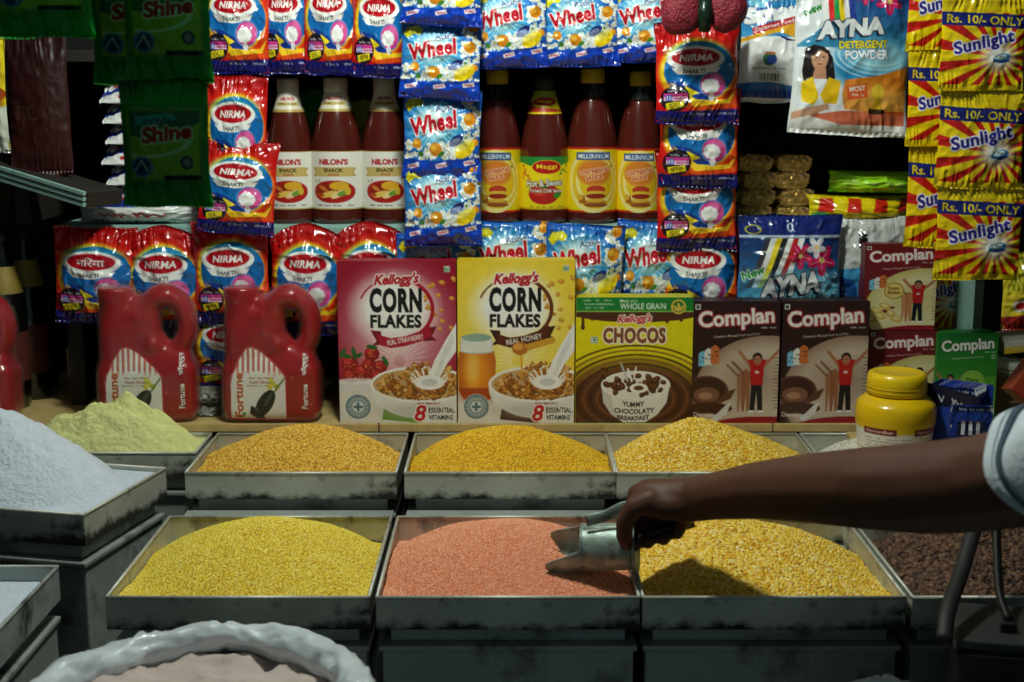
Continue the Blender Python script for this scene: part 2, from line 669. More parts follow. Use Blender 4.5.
# left side: flour trays
FLX, FLY, FLR = -.602, 1.892, math.radians(-13)
c_, s_ = math.cos(FLR), math.sin(FLR)
flo = (FLX - c_ * .34, FLY - s_ * .34)
tray('galvanised tray heaped with white flour', flo[0], flo[1], RIM_B, d=.25, w=.34, h=.046, rz=FLR)
tin('tall square tin under the white flour tray', flo[0] - .004, flo[1] - .006, RIM_B - .0475, .252, .345, FLR)
tray('back row tray with pale green gram flour', -.86, 2.228, RIM_B, d=.132, w=.34)
tin('tin under the gram flour tray', -.86, 2.226, RIM_B - .0435, .134, .34)
tray('tray of white powder in the lower left corner', -.603 - TW, 1.445, RIM_F, h=.046, m=METAL2)
tin('tin under the corner tray of white powder', -.603 - TW, 1.443, RIM_F - .0475, .34)

# ---------------------------------------------------------------- heaps
def heap_mat(name, cols, rough=.5):
    m = bpy.data.materials.new(name)
    m.use_nodes = True
    nt = m.node_tree
    b = nt.nodes['Principled BSDF']
    b.inputs['Roughness'].default_value = rough
    a = nt.nodes.new('ShaderNodeAttribute')
    a.attribute_type = 'INSTANCER'
    a.attribute_name = 'tone'
    r = nt.nodes.new('ShaderNodeValToRGB')
    e = r.color_ramp.elements
    e[0].color = (*srgb(cols[0]), 1)
    e[1].color = (*srgb(cols[-1]), 1)
    for i, c in enumerate(cols[1:-1]):
        q = e.new((i + 1) / (len(cols) - 1))
        q.color = (*srgb(c), 1)
    nt.links.new(a.outputs['Fac'], r.inputs[0])
    nt.links.new(r.outputs[0], b.inputs['Base Color'])
    return m


def grains(o, m, size, density, seed, flat=.6, subdiv=1, jit=.35):
    g = bpy.data.node_groups.new('grains', 'GeometryNodeTree')
    g.interface.new_socket('Geometry', in_out='INPUT', socket_type='NodeSocketGeometry')
    g.interface.new_socket('Geometry', in_out='OUTPUT', socket_type='NodeSocketGeometry')
    N, L = g.nodes.new, g.links.new
    gi, go = N('NodeGroupInput'), N('NodeGroupOutput')
    dp = N('GeometryNodeDistributePointsOnFaces')
    dp.inputs['Density'].default_value = density
    dp.inputs['Seed'].default_value = seed
    ico = N('GeometryNodeMeshIcoSphere')
    ico.inputs['Radius'].default_value = 1
    ico.inputs['Subdivisions'].default_value = subdiv
    tr = N('GeometryNodeTransform')
    tr.inputs['Scale'].default_value = (size, size * .86, size * flat)
    sm = N('GeometryNodeSetShadeSmooth')
    mt = N('GeometryNodeSetMaterial')
    mt.inputs['Material'].default_value = m
    L(ico.outputs[0], tr.inputs[0]); L(tr.outputs[0], sm.inputs[0]); L(sm.outputs[0], mt.inputs[0])
    ip = N('GeometryNodeInstanceOnPoints')
    rv = N('FunctionNodeRandomValue'); rv.data_type = 'FLOAT_VECTOR'
    rv.inputs[0].default_value = (-.7, -.7, -3.14); rv.inputs[1].default_value = (.7, .7, 3.14)
    rs = N('FunctionNodeRandomValue'); rs.data_type = 'FLOAT'
    rs.inputs[2].default_value = 1 - jit; rs.inputs[3].default_value = 1 + jit * .6
    L(gi.outputs[0], dp.inputs[0]); L(dp.outputs[0], ip.inputs[0]); L(mt.outputs[0], ip.inputs['Instance'])
    L(rv.outputs[0], ip.inputs['Rotation']); L(rs.outputs[1], ip.inputs['Scale'])
    st = N('GeometryNodeStoreNamedAttribute'); st.data_type = 'FLOAT'; st.domain = 'INSTANCE'
    st.inputs['Name'].default_value = 'tone'
    rt = N('FunctionNodeRandomValue'); rt.data_type = 'FLOAT'; rt.inputs['Seed'].default_value = 7
    L(ip.outputs[0], st.inputs[0]); L(rt.outputs[1], st.inputs['Value'])
    j = N('GeometryNodeJoinGeometry')
    L(gi.outputs[0], j.inputs[0]); L(st.outputs[0], j.inputs[0]); L(j.outputs[0], go.inputs[0])
    md = o.modifiers.new('grains', 'NODES')
    md.node_group = g


def heap(name, label, cat, x, y, z, w, d, hf, base_mat, n=70, rz=0, seed=1, rough=0.0):
    """heaped surface over a tray footprint; hf(u,v) height over the rim for u,v in 0..1 (v=0 front)"""
    u, v = np.meshgrid(np.linspace(0, 1, n), np.linspace(0, 1, n))
    H = hf(u, v)
    if rough:
        H = H + rough * fbm(u * 9, v * 9, seed, 5)
    V = np.stack([u * w, v * d, H], -1).reshape(-1, 3)
    me = np_mesh(name, V, grid_quads(n, n, flip=True), base_mat)
    o = link(name, me)
    o.location = (x, y, z)
    o.rotation_euler = (0, 0, rz)
    return tag(o, label, cat, kind='stuff')


def mound(peak, pu, pv, edge=-.004, side=-.014, back=-.02, pw=1.5, wob=.002, seed=0, sl=.55):
    def f(u, v):
        a = np.where(u < pu, (pu - u) / pu, (u - pu) / (1 - pu))
        b = np.where(v < pv, (pv - v) / pv, (v - pv) / (1 - pv))
        r = np.clip((np.abs(a) ** 2.2 + np.abs(b) ** 2.2) ** (1 / 2.2), 0, 1.3)
        lo = edge + side * a ** 2 * (v > -1) * np.clip(v * 2.2, 0, 1) + back * np.where(v > pv, b, 0) ** 2
        prof = np.clip(1 - r ** pw, -.15, 1)
        return lo * np.clip(r, 0, 1) + peak * prof + wob * fbm(u * 5, v * 5, seed, 3)
    return f


CHANA = heap_mat('split_chickpea_skin', [(205, 140, 15), (240, 190, 35), (246, 205, 55), (252, 222, 90), (255, 240, 170)])
CHANA2 = heap_mat('toor_lentil_skin', [(190, 125, 20), (235, 180, 45), (242, 195, 65), (250, 218, 110), (215, 155, 40)])
TOOR = heap_mat('deep_yellow_lentil_skin', [(205, 145, 5), (240, 188, 15), (246, 200, 25), (252, 218, 60)])
MOONG = heap_mat('moong_lentil_skin', [(222, 185, 25), (244, 216, 55), (248, 226, 75), (252, 240, 140)])
MASOOR = heap_mat('pink_lentil_skin', [(222, 128, 84), (246, 160, 116), (250, 174, 134), (253, 198, 166)])
BROWN = heap_mat('brown_seed_skin', [(50, 32, 22), (78, 50, 34), (98, 66, 46), (122, 88, 62)], .65)
BEAN = heap_mat('white_bean_skin', [(190, 185, 165), (220, 215, 200), (235, 232, 220)])
uY = mat('lentil_bed_yellow', (200, 145, 25), rough=.8)
uP = mat('lentil_bed_pink', (222, 130, 92), rough=.8)
uB = mat('seed_bed_brown', (40, 26, 18), rough=.8)
uW = mat('bean_bed_white', (170, 165, 150), rough=.8)
i_ = .004
HW = TW - 2 * i_
h1 = heap('moong_lentil_heap', 'heap of fine bright yellow moong lentils in the front tray', 'lentils', FX[0] + i_, 1.666, RIM_F, HW, .325, mound(.036, .52, .62, seed=1), uY)
grains(h1, MOONG, .0019, 230000, 1, .7)
h2 = heap('pink_lentil_heap', 'heap of fine salmon pink lentils under the scoop', 'lentils', FX[1] + i_, 1.666, RIM_F, HW, .325, mound(.038, .47, .55, side=-.006, seed=2), uP)
grains(h2, MASOOR, .0017, 260000, 2, .6)
h3 = heap('split_chickpea_heap', 'heap of coarse yellow split chickpeas below the forearm', 'lentils', FX[2] + i_, 1.666, RIM_F, HW, .325, mound(.036, .38, .60, side=-.022, seed=3), uY)
grains(h3, CHANA, .0031, 95000, 3, .62, 2)
h4 = heap('brown_seed_heap', 'heap of dark brown seeds in the tray under the elbow', 'seeds', FX[3] + i_, 1.666, RIM_F, HW, .325, mound(.028, .5, .60, seed=4), uB)
grains(h4, BROWN, .0050, 36000, 4, .75, 2)
h5 = heap('mixed_lentil_heap', 'heap of mottled golden lentils behind the moong lentils', 'lentils', BX[0] + i_, 2.112, RIM_B, HW, .242, mound(.042, .52, .58, side=-.01, seed=5), uY)
grains(h5, CHANA2, .0028, 120000, 5, .6)
h6 = heap('deep_yellow_lentil_heap', 'heap of deep yellow lentils in front of the cereal cartons', 'lentils', BX[1] + i_, 2.112, RIM_B, HW, .242, mound(.040, .46, .58, side=-.012, seed=6), uY)
grains(h6, TOOR, .0025, 140000, 6, .55)
h7 = heap('split_chickpea_heap', 'tall pointed heap of split chickpeas in front of the chocolate cereal carton', 'lentils', BX[2] + i_, 2.112, RIM_B, HW, .242, mound(.055, .42, .55, side=-.012, pw=1.15, seed=7), uY)
grains(h7, CHANA, .0029, 115000, 7, .6)
h8 = heap('white_bean_heap', 'shallow heap of pale white beans beside the yellow jar', 'beans', BX[3] + i_, 2.112, RIM_B, HW, .242, mound(.020, .30, .5, seed=8, edge=-.006), uW)
grains(h8, BEAN, .0042, 50000, 8, .7)

FLOURW = mat('white_flour', (214, 224, 236), rough=.95, var=.05, vscale=60, bump=.9, bscale=170)
FLOURG = mat('gram_flour', (226, 226, 150), rough=.95, var=.08, vscale=60, bump=1.0, bscale=150)


def cone(peak, pu, pv, pw=1.0, edge=-.006, seed=0, lump=.004):
    def f(u, v):
        a = np.where(u < pu, (pu - u) / max(pu, .01), (u - pu) / (1 - pu))
        b = np.where(v < pv, (pv - v) / pv, (v - pv) / (1 - pv))
        r = np.clip(np.hypot(a, b), 0, 1.2)
        body = peak * np.clip(1 - r ** pw, 0, 1)
        body = peak * (1 - np.exp(-body / peak * 2.2)) / (1 - math.exp(-2.2)) * .4 + body * .6
        return edge + body + lump * fbm(u * 11, v * 11, seed, 5) * np.clip(1.25 - r, 0, 1)
    return f


heap('white_flour_heap', 'tall bluish white flour heap in the tray on the far left', 'flour', flo[0] + .004 * c_, flo[1] + .004 * c_, RIM_B, .332, .242, cone(.132, .34, .5, .95, seed=11, lump=.0045), FLOURW, n=150, rz=FLR)
heap('gram_flour_heap', 'pale green gram flour heap in front of the red oil jugs', 'flour', -.856, 2.231, RIM_B, .332, .126, cone(.088, .62, .5, 1.0, seed=12, lump=.009), FLOURG, n=150)
heap('white_powder_heap', 'small heap of white powder in the corner tray', 'flour', -.603 - TW + .004, 1.449, RIM_F, .322, .325, cone(.03, .3, .5, 1.0, edge=-.02, seed=13), FLOURW, n=80)

# ---------------------------------------------------------------- lamp over the counter
lp = thing('pendant_lamp', 'glowing white globe lamp hanging over the trays', 'lamp', (LAMP[0], LAMP[1], LAMP[2]))
emit = bpy.data.materials.new('glowing_bulb_glass')
emit.use_nodes = True
emit.node_tree.nodes['Principled BSDF'].inputs['Emission Color'].default_value = (*LAMP_COLOR, 1)
emit.node_tree.nodes['Principled BSDF'].inputs['Emission Strength'].default_value = LAMP_POWER / (4 * math.pi ** 2 * .075 ** 2)
prof = [(0, -.075)] + [(.075 * math.sin(a), -.075 * math.cos(a)) for a in np.linspace(.1, 2.85, 20)] + [(.02, .076)]
lathe('glass_globe', prof, emit, 32, lp)
lathe('socket', [(0, .118), (.02, .118), (.026, .105), (.026, .077), (.0205, .0765)], mat('black_bakelite', (20, 20, 20), rough=.4), 24, lp)
tube('cord', [(0, 0, .118), (0, 0, 2.7 - LAMP[2])], .003, MATS['black_bakelite'], lp, 6)

# ================================================================ PRINTS
RED, CRIM, WHT, BLK, NAVY, YEL = (206, 22, 18), (176, 18, 42), (245, 245, 240), (18, 18, 20), (22, 34, 120), (248, 216, 10)


def veg(c, x, y, s=5, col=(20, 110, 40)):
    c.rect(x, y, x + s, y + s, WHT).rect(x + .6, y + .6, x + s - .6, y + s - .6, col).rect(x + 1.3, y + 1.3, x + s - 1.3, y + s - 1.3, WHT)
    c.ell(x + s / 2, y + s / 2, s * .2, s * .2, col)


def p_nirma(devanagari=False):
    c = CV(80, 104, 1.5, RED)
    c.grad(0, 20, (170, 10, 10), RED)
    c.ell(41, 50, 40, 38, (235, 60, 20), soft=.12)
    c.ell(40, 50, 37, 34.5, (248, 215, 40), soft=.06)
    c.ell(42, 49, 34.5, 30, (20, 110, 185))
    c.ell(40, 30, 26, 9, (40, 170, 195), al=.75, soft=.4)
    c.poly([(8, 62), (26, 66), (42, 86), (70, 78), (78, 62), (78, 88), (40, 93), (12, 84)], (240, 120, 20), .55)
    c.poly([(10, 60), (34, 80), (60, 82), (44, 72), (26, 62)], (24, 60, 150))
    c.poly([(12, 60), (36, 88), (72, 84), (78, 70), (70, 80), (40, 82), (22, 68)], (250, 205, 40))
    c.ell(38, 37, 28.5, 13, WHT).ell(38, 36, 24, 9.6, (232, 215, 215)).ell(38, 36, 23.2, 9, (186, 16, 30))
    if devanagari:
        c.text('निरमा', 38, 36, 27, 10, WHT, bold=.02)
    else:
        c.text('NIRMA', 38, 36.3, 33, 7.6, WHT, bold=.035, space=1.05, shear=.18)
    c.poly([(14, 46), (38, 50.5), (62, 46), (58, 52), (38, 55), (20, 53)], WHT)
    c.text('SHAKTI', 36, 51, 21, 4.2, BLK, bold=.01, arch=-1)
    # pink disc with a white foam burst
    c.ell(54, 65, 13.5, 13.5, (90, 150, 215)).ell(54.5, 65, 12.2, 12.2, (222, 70, 150)).ell(57, 61, 8, 8, (240, 130, 185), al=.6, soft=.3)
    for a in range(9):
        c.ell(52 + 5.5 * math.cos(a * .7), 66.5 + 5 * math.sin(a * .7), 3.6, 3.2, (248, 248, 250))
    c.ell(52, 66.5, 5.5, 5.2, WHT).ell(53, 78, 3, 4.5, (240, 235, 235), al=.9)
    c.poly([(27, 66), (41, 73.5), (29, 78)], (250, 225, 30))
    c.ell(18, 79, 14, 14, (16, 14, 40)).ell(18, 79, 13, 13, (30, 24, 30))
    c.script(11, 26, 71, 2.2, (190, 180, 190), 3)
    c.rect(7, 73.5, 30, 80.5, (214, 60, 150)).rect(7.5, 77, 30, 81.5, (235, 190, 215)).rect(9, 75, 15, 81, (60, 90, 190)).text('10', 12, 78, 4, 4, WHT, bold=.02)
    c.script(17, 28, 79, 1.8, (170, 20, 90), 4)
    c.poly([(9, 84), (26, 81.5), (27, 88), (10, 91)], (245, 225, 30)).text('मुफ्त', 18, 86.2, 12, 4.5, BLK, rot=-8)
    c.poly([(0, 91), (20, 93), (45, 92), (80, 90), (80, 104), (0, 104)], (20, 22, 105))
    c.script(33, 52, 95.5, 2.4, (200, 210, 240), 5).script(57, 76, 95, 2.4, (200, 210, 240), 6)
    return c


def blossom(c, x, y, r, rng):
    for k in range(5):
        a = k * 1.256 + rng.random()
        c.ell(x + r * .6 * math.cos(a), y + r * .6 * math.sin(a), r * .55, r * .42, (238, 244, 240), rot=math.degrees(a))
    c.ell(x, y, r * .28, r * .28, (235, 215, 110))


def p_wheel():
    c = CV(78, 76, 1.55, (22, 88, 190))
    rng = random.Random(4)
    c.ell(34, 32, 36, 28, (40, 130, 205), soft=.5)
    c.ell(33, 30, 23, 19, (90, 195, 225), soft=.5, al=.9)
    c.rays(33, 32, 26, (225, 250, 250), r0=0, r1=34, duty=.42, al=.9, fade=True)
    c.ell(31, 27, 15, 12, (232, 248, 250), soft=.5)
    c.poly([(2, 13), (6, 7), (16, 5), (21, 9), (18, 14), (12, 13), (6, 18)], (225, 215, 25)).ell(12, 9, 6, 2.5, (240, 235, 90), al=.7)
    for k in range(30):
        x, y = rng.uniform(60, 76), rng.uniform(2, 46)
        blossom(c, x, y, rng.uniform(2.2, 3.6), rng)
        if k % 9 == 0:
            c.ell(x, y, 2, 1.2, (60, 140, 50), rot=rng.uniform(0, 180))
    for k in range(48):
        x, y = rng.uniform(3, 76), 50 + rng.uniform(-4, 8)
        blossom(c, x, y, rng.uniform(2.2, 3.6), rng)
    for (x, y, r) in ((67, 24, 6), (69, 4, 5), (33, 51, 6), (73, 44, 3.5), (14, 46, 4.5)):
        c.ell(x, y, r, r, (222, 140, 25)).ell(x - r * .3, y - r * .3, r * .5, r * .5, (245, 185, 70), soft=.4)
    c.ell(39, 55, 3.5, 2, (60, 130, 40), rot=-30).ell(18, 55, 3, 2, (60, 130, 40), rot=30)
    c.ell(63, 51, 11, 6, (245, 215, 25), rot=-32).ell(58, 46, 8, 4.5, (150, 190, 60), rot=-32, al=0).ell(61, 47, 9, 4, (250, 240, 150), rot=-32, al=.6)
    c.ell(54, 43, 8, 4, (20, 40, 120), rot=-32).ell(52, 45, 7, 3, (235, 240, 250), rot=-32, al=.5).script(49, 59, 43, 1.6, (160, 190, 240), 2)
    c.text('Active', 43, 14.5, 21, 5.8, (20, 50, 130), rot=-9, bold=.012, out=(235, 248, 250), ow=.5)
    c.text('Wheel', 31, 28, 47, 16.5, (196, 16, 40), rot=-11, bold=.042, space=1.04, shear=.1, out=WHT, ow=.9)
    c.text('lemon & orange', 33, 37, 30, 2.8, (20, 60, 130), rot=-10)
    c.poly([(0, 59), (30, 61.5), (78, 57), (78, 76), (0, 76)], (18, 66, 190))
    c.grad(70, 76, (16, 60, 180), (12, 46, 150))
    for x, y in ((11, 65.5), (39, 65), (67, 62)):
        c.poly([(x - 6, y - 1), (x + 5, y - 3.5), (x + 6, y + .6), (x - 5, y + 3)], (238, 225, 235)).script(x - 4, x + 4, y, 1.8, (200, 40, 70), 3)
    return c


def p_sunlight():
    c = CV(88, 94, 1.5, YEL)
    c.rays(60, 60, 17, (200, 28, 18), r0=8, duty=.46, ph=.2)
    c.ell(60, 60, 17, 13, (250, 248, 235), soft=.5)
    c.rect(0, 0, 88, 17, (236, 206, 12))
    for k in range(5):
        c.rect(0, 1.5 + k * 2.2, 88, 2.2 + k * 2.2, (205, 178, 10))
    c.poly([(0, 16), (88, 19), (88, 32), (0, 29)], (26, 36, 116))
    c.text('Rs. 10/- ONLY', 44, 24, 78, 8.2, (250, 222, 20), rot=2, bold=.02)
    c.text('Sunlight', 44, 47, 64, 16.5, (52, 40, 150), rot=-13, bold=.035, space=1.05, out=(250, 250, 255), ow=1.3)
    c.ell(63, 61, 9.5, 4.2, (60, 130, 190), rot=-12).ell(62, 60, 6.5, 2.4, (225, 240, 245), rot=-12).script(56, 70, 59.5, 1.8, (30, 110, 60), 5).ell(66, 64, 6, 1.6, (40, 60, 130), rot=-12)
    c.rect(0, 88, 88, 94, (236, 206, 12))
    return c


def p_shine():
    c = CV(88, 120, 1.2, (14, 120, 34))
    c.grad(0, 22, (10, 90, 26), (20, 140, 44)).grad(104, 120, (20, 130, 40), (16, 160, 50))
    c.rect(6, 26, 82, 96, (90, 130, 40)).rect(9, 29, 79, 93, (150, 165, 40))
    c.poly([(9, 29), (79, 29), (79, 40), (44, 60), (9, 52)], (30, 70, 80), .8)
    c.poly([(14, 35), (50, 31), (60, 38), (16, 43)], (70, 160, 200), .8).script(17, 52, 38, 5, (10, 40, 80), 6, 1.3)
    c.text('Shine', 46, 50, 52, 16, (190, 30, 40), rot=-6, bold=.05, shear=.12, out=(225, 225, 220), ow=1.4)
    c.ring(26, 54, 44, 18, 2.4, (190, 205, 190), a0=250, a1=350)
    c.ell(20, 82, 12, 10, (80, 110, 160)).ell(20, 82, 9, 7.5, (40, 50, 110)).line([(12, 86), (20, 76), (26, 86)], 1.4, (200, 210, 230))
    c.ell(66, 78, 6.5, 6.5, (30, 40, 90)).ell(66, 78, 4, 4, (150, 120, 150)).rect(42, 90, 80, 95, (10, 30, 14))
    return c


def flakes(c, cx, cy, rx, ry, n, seed, cols, size=4.0):
    r = random.Random(seed)
    for k in range(n):
        a, q = r.uniform(0, 6.283), math.sqrt(r.random())
        x, y = cx + rx * q * math.cos(a), cy + ry * q * math.sin(a)
        s = size * r.uniform(.6, 1.2)
        col = r.choice(cols)
        c.ell(x + .4, y + .6, s, s * .6, tuple(int(v * .55) for v in col), rot=r.uniform(0, 180))
        c.ell(x, y, s * .95, s * .55, col, rot=r.uniform(0, 180))


def p_cornflakes(honey):
    c = CV(116, 164, 1.6, (238, 200, 18) if honey else (152, 12, 40))
    rng = random.Random(9)
    if honey:
        c.ell(58, 64, 60, 62, (252, 240, 140), soft=.6, al=.8)
    else:
        c.ell(58, 70, 44, 50, (240, 200, 205), soft=.6, al=.95)
    for a in range(0, 164, 3):
        c.rect(0, a, 116, a + .5, (255, 255, 255), .05)
    c.ell(56, 47, 38, 32, (252, 252, 248), soft=.3)
    c.rays(60, 100, 30, (255, 255, 255), r0=6, r1=34, duty=.4, al=.7, fade=True)
    c.poly([(0, 122), (40, 116), (116, 120), (116, 164), (0, 164)], (228, 226, 214))
    # falling flakes top right
    for k in range(15):
        x, y = rng.uniform(86, 114), rng.uniform(10, 74)
        c.ell(x, y, rng.uniform(2.2, 4), rng.uniform(1.6, 2.4), (206, 140, 40), rot=rng.uniform(0, 180)).ell(x - .5, y - .5, 1.5, .9, (240, 190, 90))
    acc = (110, 52, 24) if honey else CRIM
    c.ring(57, 48, 36, 31, 3.2, acc, a0=-50, a1=62).ring(57, 48, 36, 31, 1.6, acc, a0=118, a1=160)
    c.text("Kellogg's", 58, 19, 45, 14, (186, 20, 40), rot=-3, bold=.045, shear=.35, out=WHT, ow=1.0)
    c.text('CORN', 57, 39, 51, 25, BLK, bold=.05, space=1.12)
    c.text('FLAKES', 57, 60, 50, 13.5, BLK, bold=.045, space=1.1)
    rb = (92, 42, 20) if honey else (176, 20, 48)
    c.poly([(32, 69), (38, 80), (33, 85), (44, 83), (42, 70)], tuple(int(v * .7) for v in rb))
    c.poly([(97, 65), (92, 75), (97, 79), (84, 80), (84, 67)], tuple(int(v * .7) for v in rb))
    c.poly([(38, 73), (52, 77), (66, 75), (80, 70), (90, 64), (92, 74), (82, 80), (66, 85), (52, 87), (41, 84)], rb)
    c.text('REAL HONEY' if honey else 'REAL STRAWBERRY', 66, 78.5, 36, 5.4, WHT, rot=-11, bold=.02)
    c.text('with', 62, 72.5, 6, 2.6, WHT, rot=-10)
    if honey:
        # jar of honey
        c.ell(19, 130, 18, 14, (120, 60, 30), al=.5, soft=.4)
        c.poly([(2, 90), (36, 90), (38, 100), (37, 132), (32, 140), (6, 140), (1, 132), (0, 100)], (200, 110, 30))
        c.ell(19, 112, 13, 22, (238, 150, 30), soft=.4).ell(15, 108, 6, 15, (250, 200, 90), soft=.6)
        c.poly([(1, 128), (37, 128), (32, 140), (6, 140)], (170, 60, 30), .8)
        for k in range(5):
            c.ell(19, 80 + k * 2.6, 16.5, 3, (190 + 10 * (k % 2), 205, 190)).ell(19, 79.2 + k * 2.6, 16, 2.4, (232, 236, 228))
        c.ell(19, 77, 15, 4, (150, 180, 165))
    else:
        for (x, y, r) in ((11, 103, 8.5), (33, 93, 7.5), (24, 112, 9), (41, 106, 7), (30, 104, 7), (12, 116, 8), (38, 116, 7)):
            c.ell(x, y, r, r * .95, (150, 20, 26)).ell(x - r * .25, y - r * .3, r * .5, r * .45, (206, 50, 50), soft=.5)
            for q in range(8):
                c.ell(x + rng.uniform(-.6, .6) * r, y + rng.uniform(-.6, .6) * r, .45, .6, (230, 190, 110))
        for (x, y, a) in ((8, 95, 20), (19, 95, -30), (33, 86, 10), (46, 100, 60), (4, 92, -60), (15, 91, 80)):
            c.ell(x, y, 5.5, 2.2, (40, 100, 40), rot=a)
        c.poly([(0, 120), (34, 122), (32, 132), (0, 130)], (222, 220, 222), .8).ell(17, 121, 19, 3.5, (240, 236, 236), al=.8)
    # cloth
    c.poly([(44, 148), (62, 146), (84, 158), (80, 164), (42, 160)], (60, 30, 20) if honey else (96, 150, 40))
    # bowl
    c.ell(80, 128, 49, 31, (236, 236, 230), clip=lambda X, Y: (Y > 126))
    c.ell(78, 152, 34, 8, (190, 190, 184), al=.6, soft=.5)
    c.ell(80, 124, 49.5, 18.5, (248, 248, 244)).ell(80, 124, 46.5, 16, (200, 168, 120))
    fc = [(196, 130, 50), (216, 156, 72), (172, 104, 36), (232, 182, 104), (150, 90, 34)]
    flakes(c, 80, 124, 43, 14.5, 210, 3, fc, 3.4)
    flakes(c, 88, 108, 22, 6, 30, 5, fc, 3.2)
    if honey:
        c.line([(63, 92), (64, 116)], 1.6, (230, 160, 30)).ell(62, 88, 8, 6.5, (190, 120, 40)).ell(60, 86, 5, 3.4, (235, 170, 70)).poly([(66, 84), (95, 76), (97, 82), (70, 90)], (214, 160, 50))
    # milk
    c.poly([(116, 62), (106, 78), (94, 100), (86, 120), (96, 124), (106, 104), (116, 90)], (250, 250, 248)).poly([(112, 72), (102, 92), (94, 116), (97, 118), (105, 98), (114, 80)], (214, 218, 220), .6)
    c.ell(89, 122, 15, 7.5, (250, 250, 248)).ell(89, 122, 8, 3.6, (215, 220, 222))
    for k in range(16):
        a = k / 16 * 6.283
        c.line([(89 + 13 * math.cos(a), 121 + 6.5 * math.sin(a)), (89 + 18 * math.cos(a), 117 + 9.5 * math.sin(a))], 1.8, WHT)
    # badge
    c.ell(18.5, 147, 13, 13, (214, 220, 216)).ring(18.5, 147, 11.6, 11.6, 1.2, (60, 96, 104)).ell(18.5, 147, 10.6, 10.6, (98, 130, 136)).ell(18.5, 147, 6, 6, (214, 222, 220))
    for k in range(22):
        a = k / 22 * 6.283
        c.line([(18.5 + 7.2 * math.cos(a), 147 + 7.2 * math.sin(a)), (18.5 + 9.6 * math.cos(a + .1), 147 + 9.6 * math.sin(a + .1))], .9, (225, 232, 230))
    c.rect(17.2, 142.5, 19.8, 151.5, (80, 116, 124)).rect(14, 145.7, 23, 148.3, (80, 116, 124))
    c.poly([(84, 148), (116, 146), (116, 162), (84, 162)], (238, 236, 230), .85)
    c.script(76, 98, 143.5, 1.6, (150, 40, 60), 8)
    c.text('8', 80, 153.5, 12, 17, (200, 24, 32), bold=.025, shear=.2, out=WHT, ow=1.2)
    c.text('ESSENTIAL', 101, 150.5, 26, 5.4, BLK, bold=.02)
    c.text('VITAMINS', 100, 158, 24, 5.0, BLK, bold=.02)
    veg(c, 104, 5, 6)
    return c


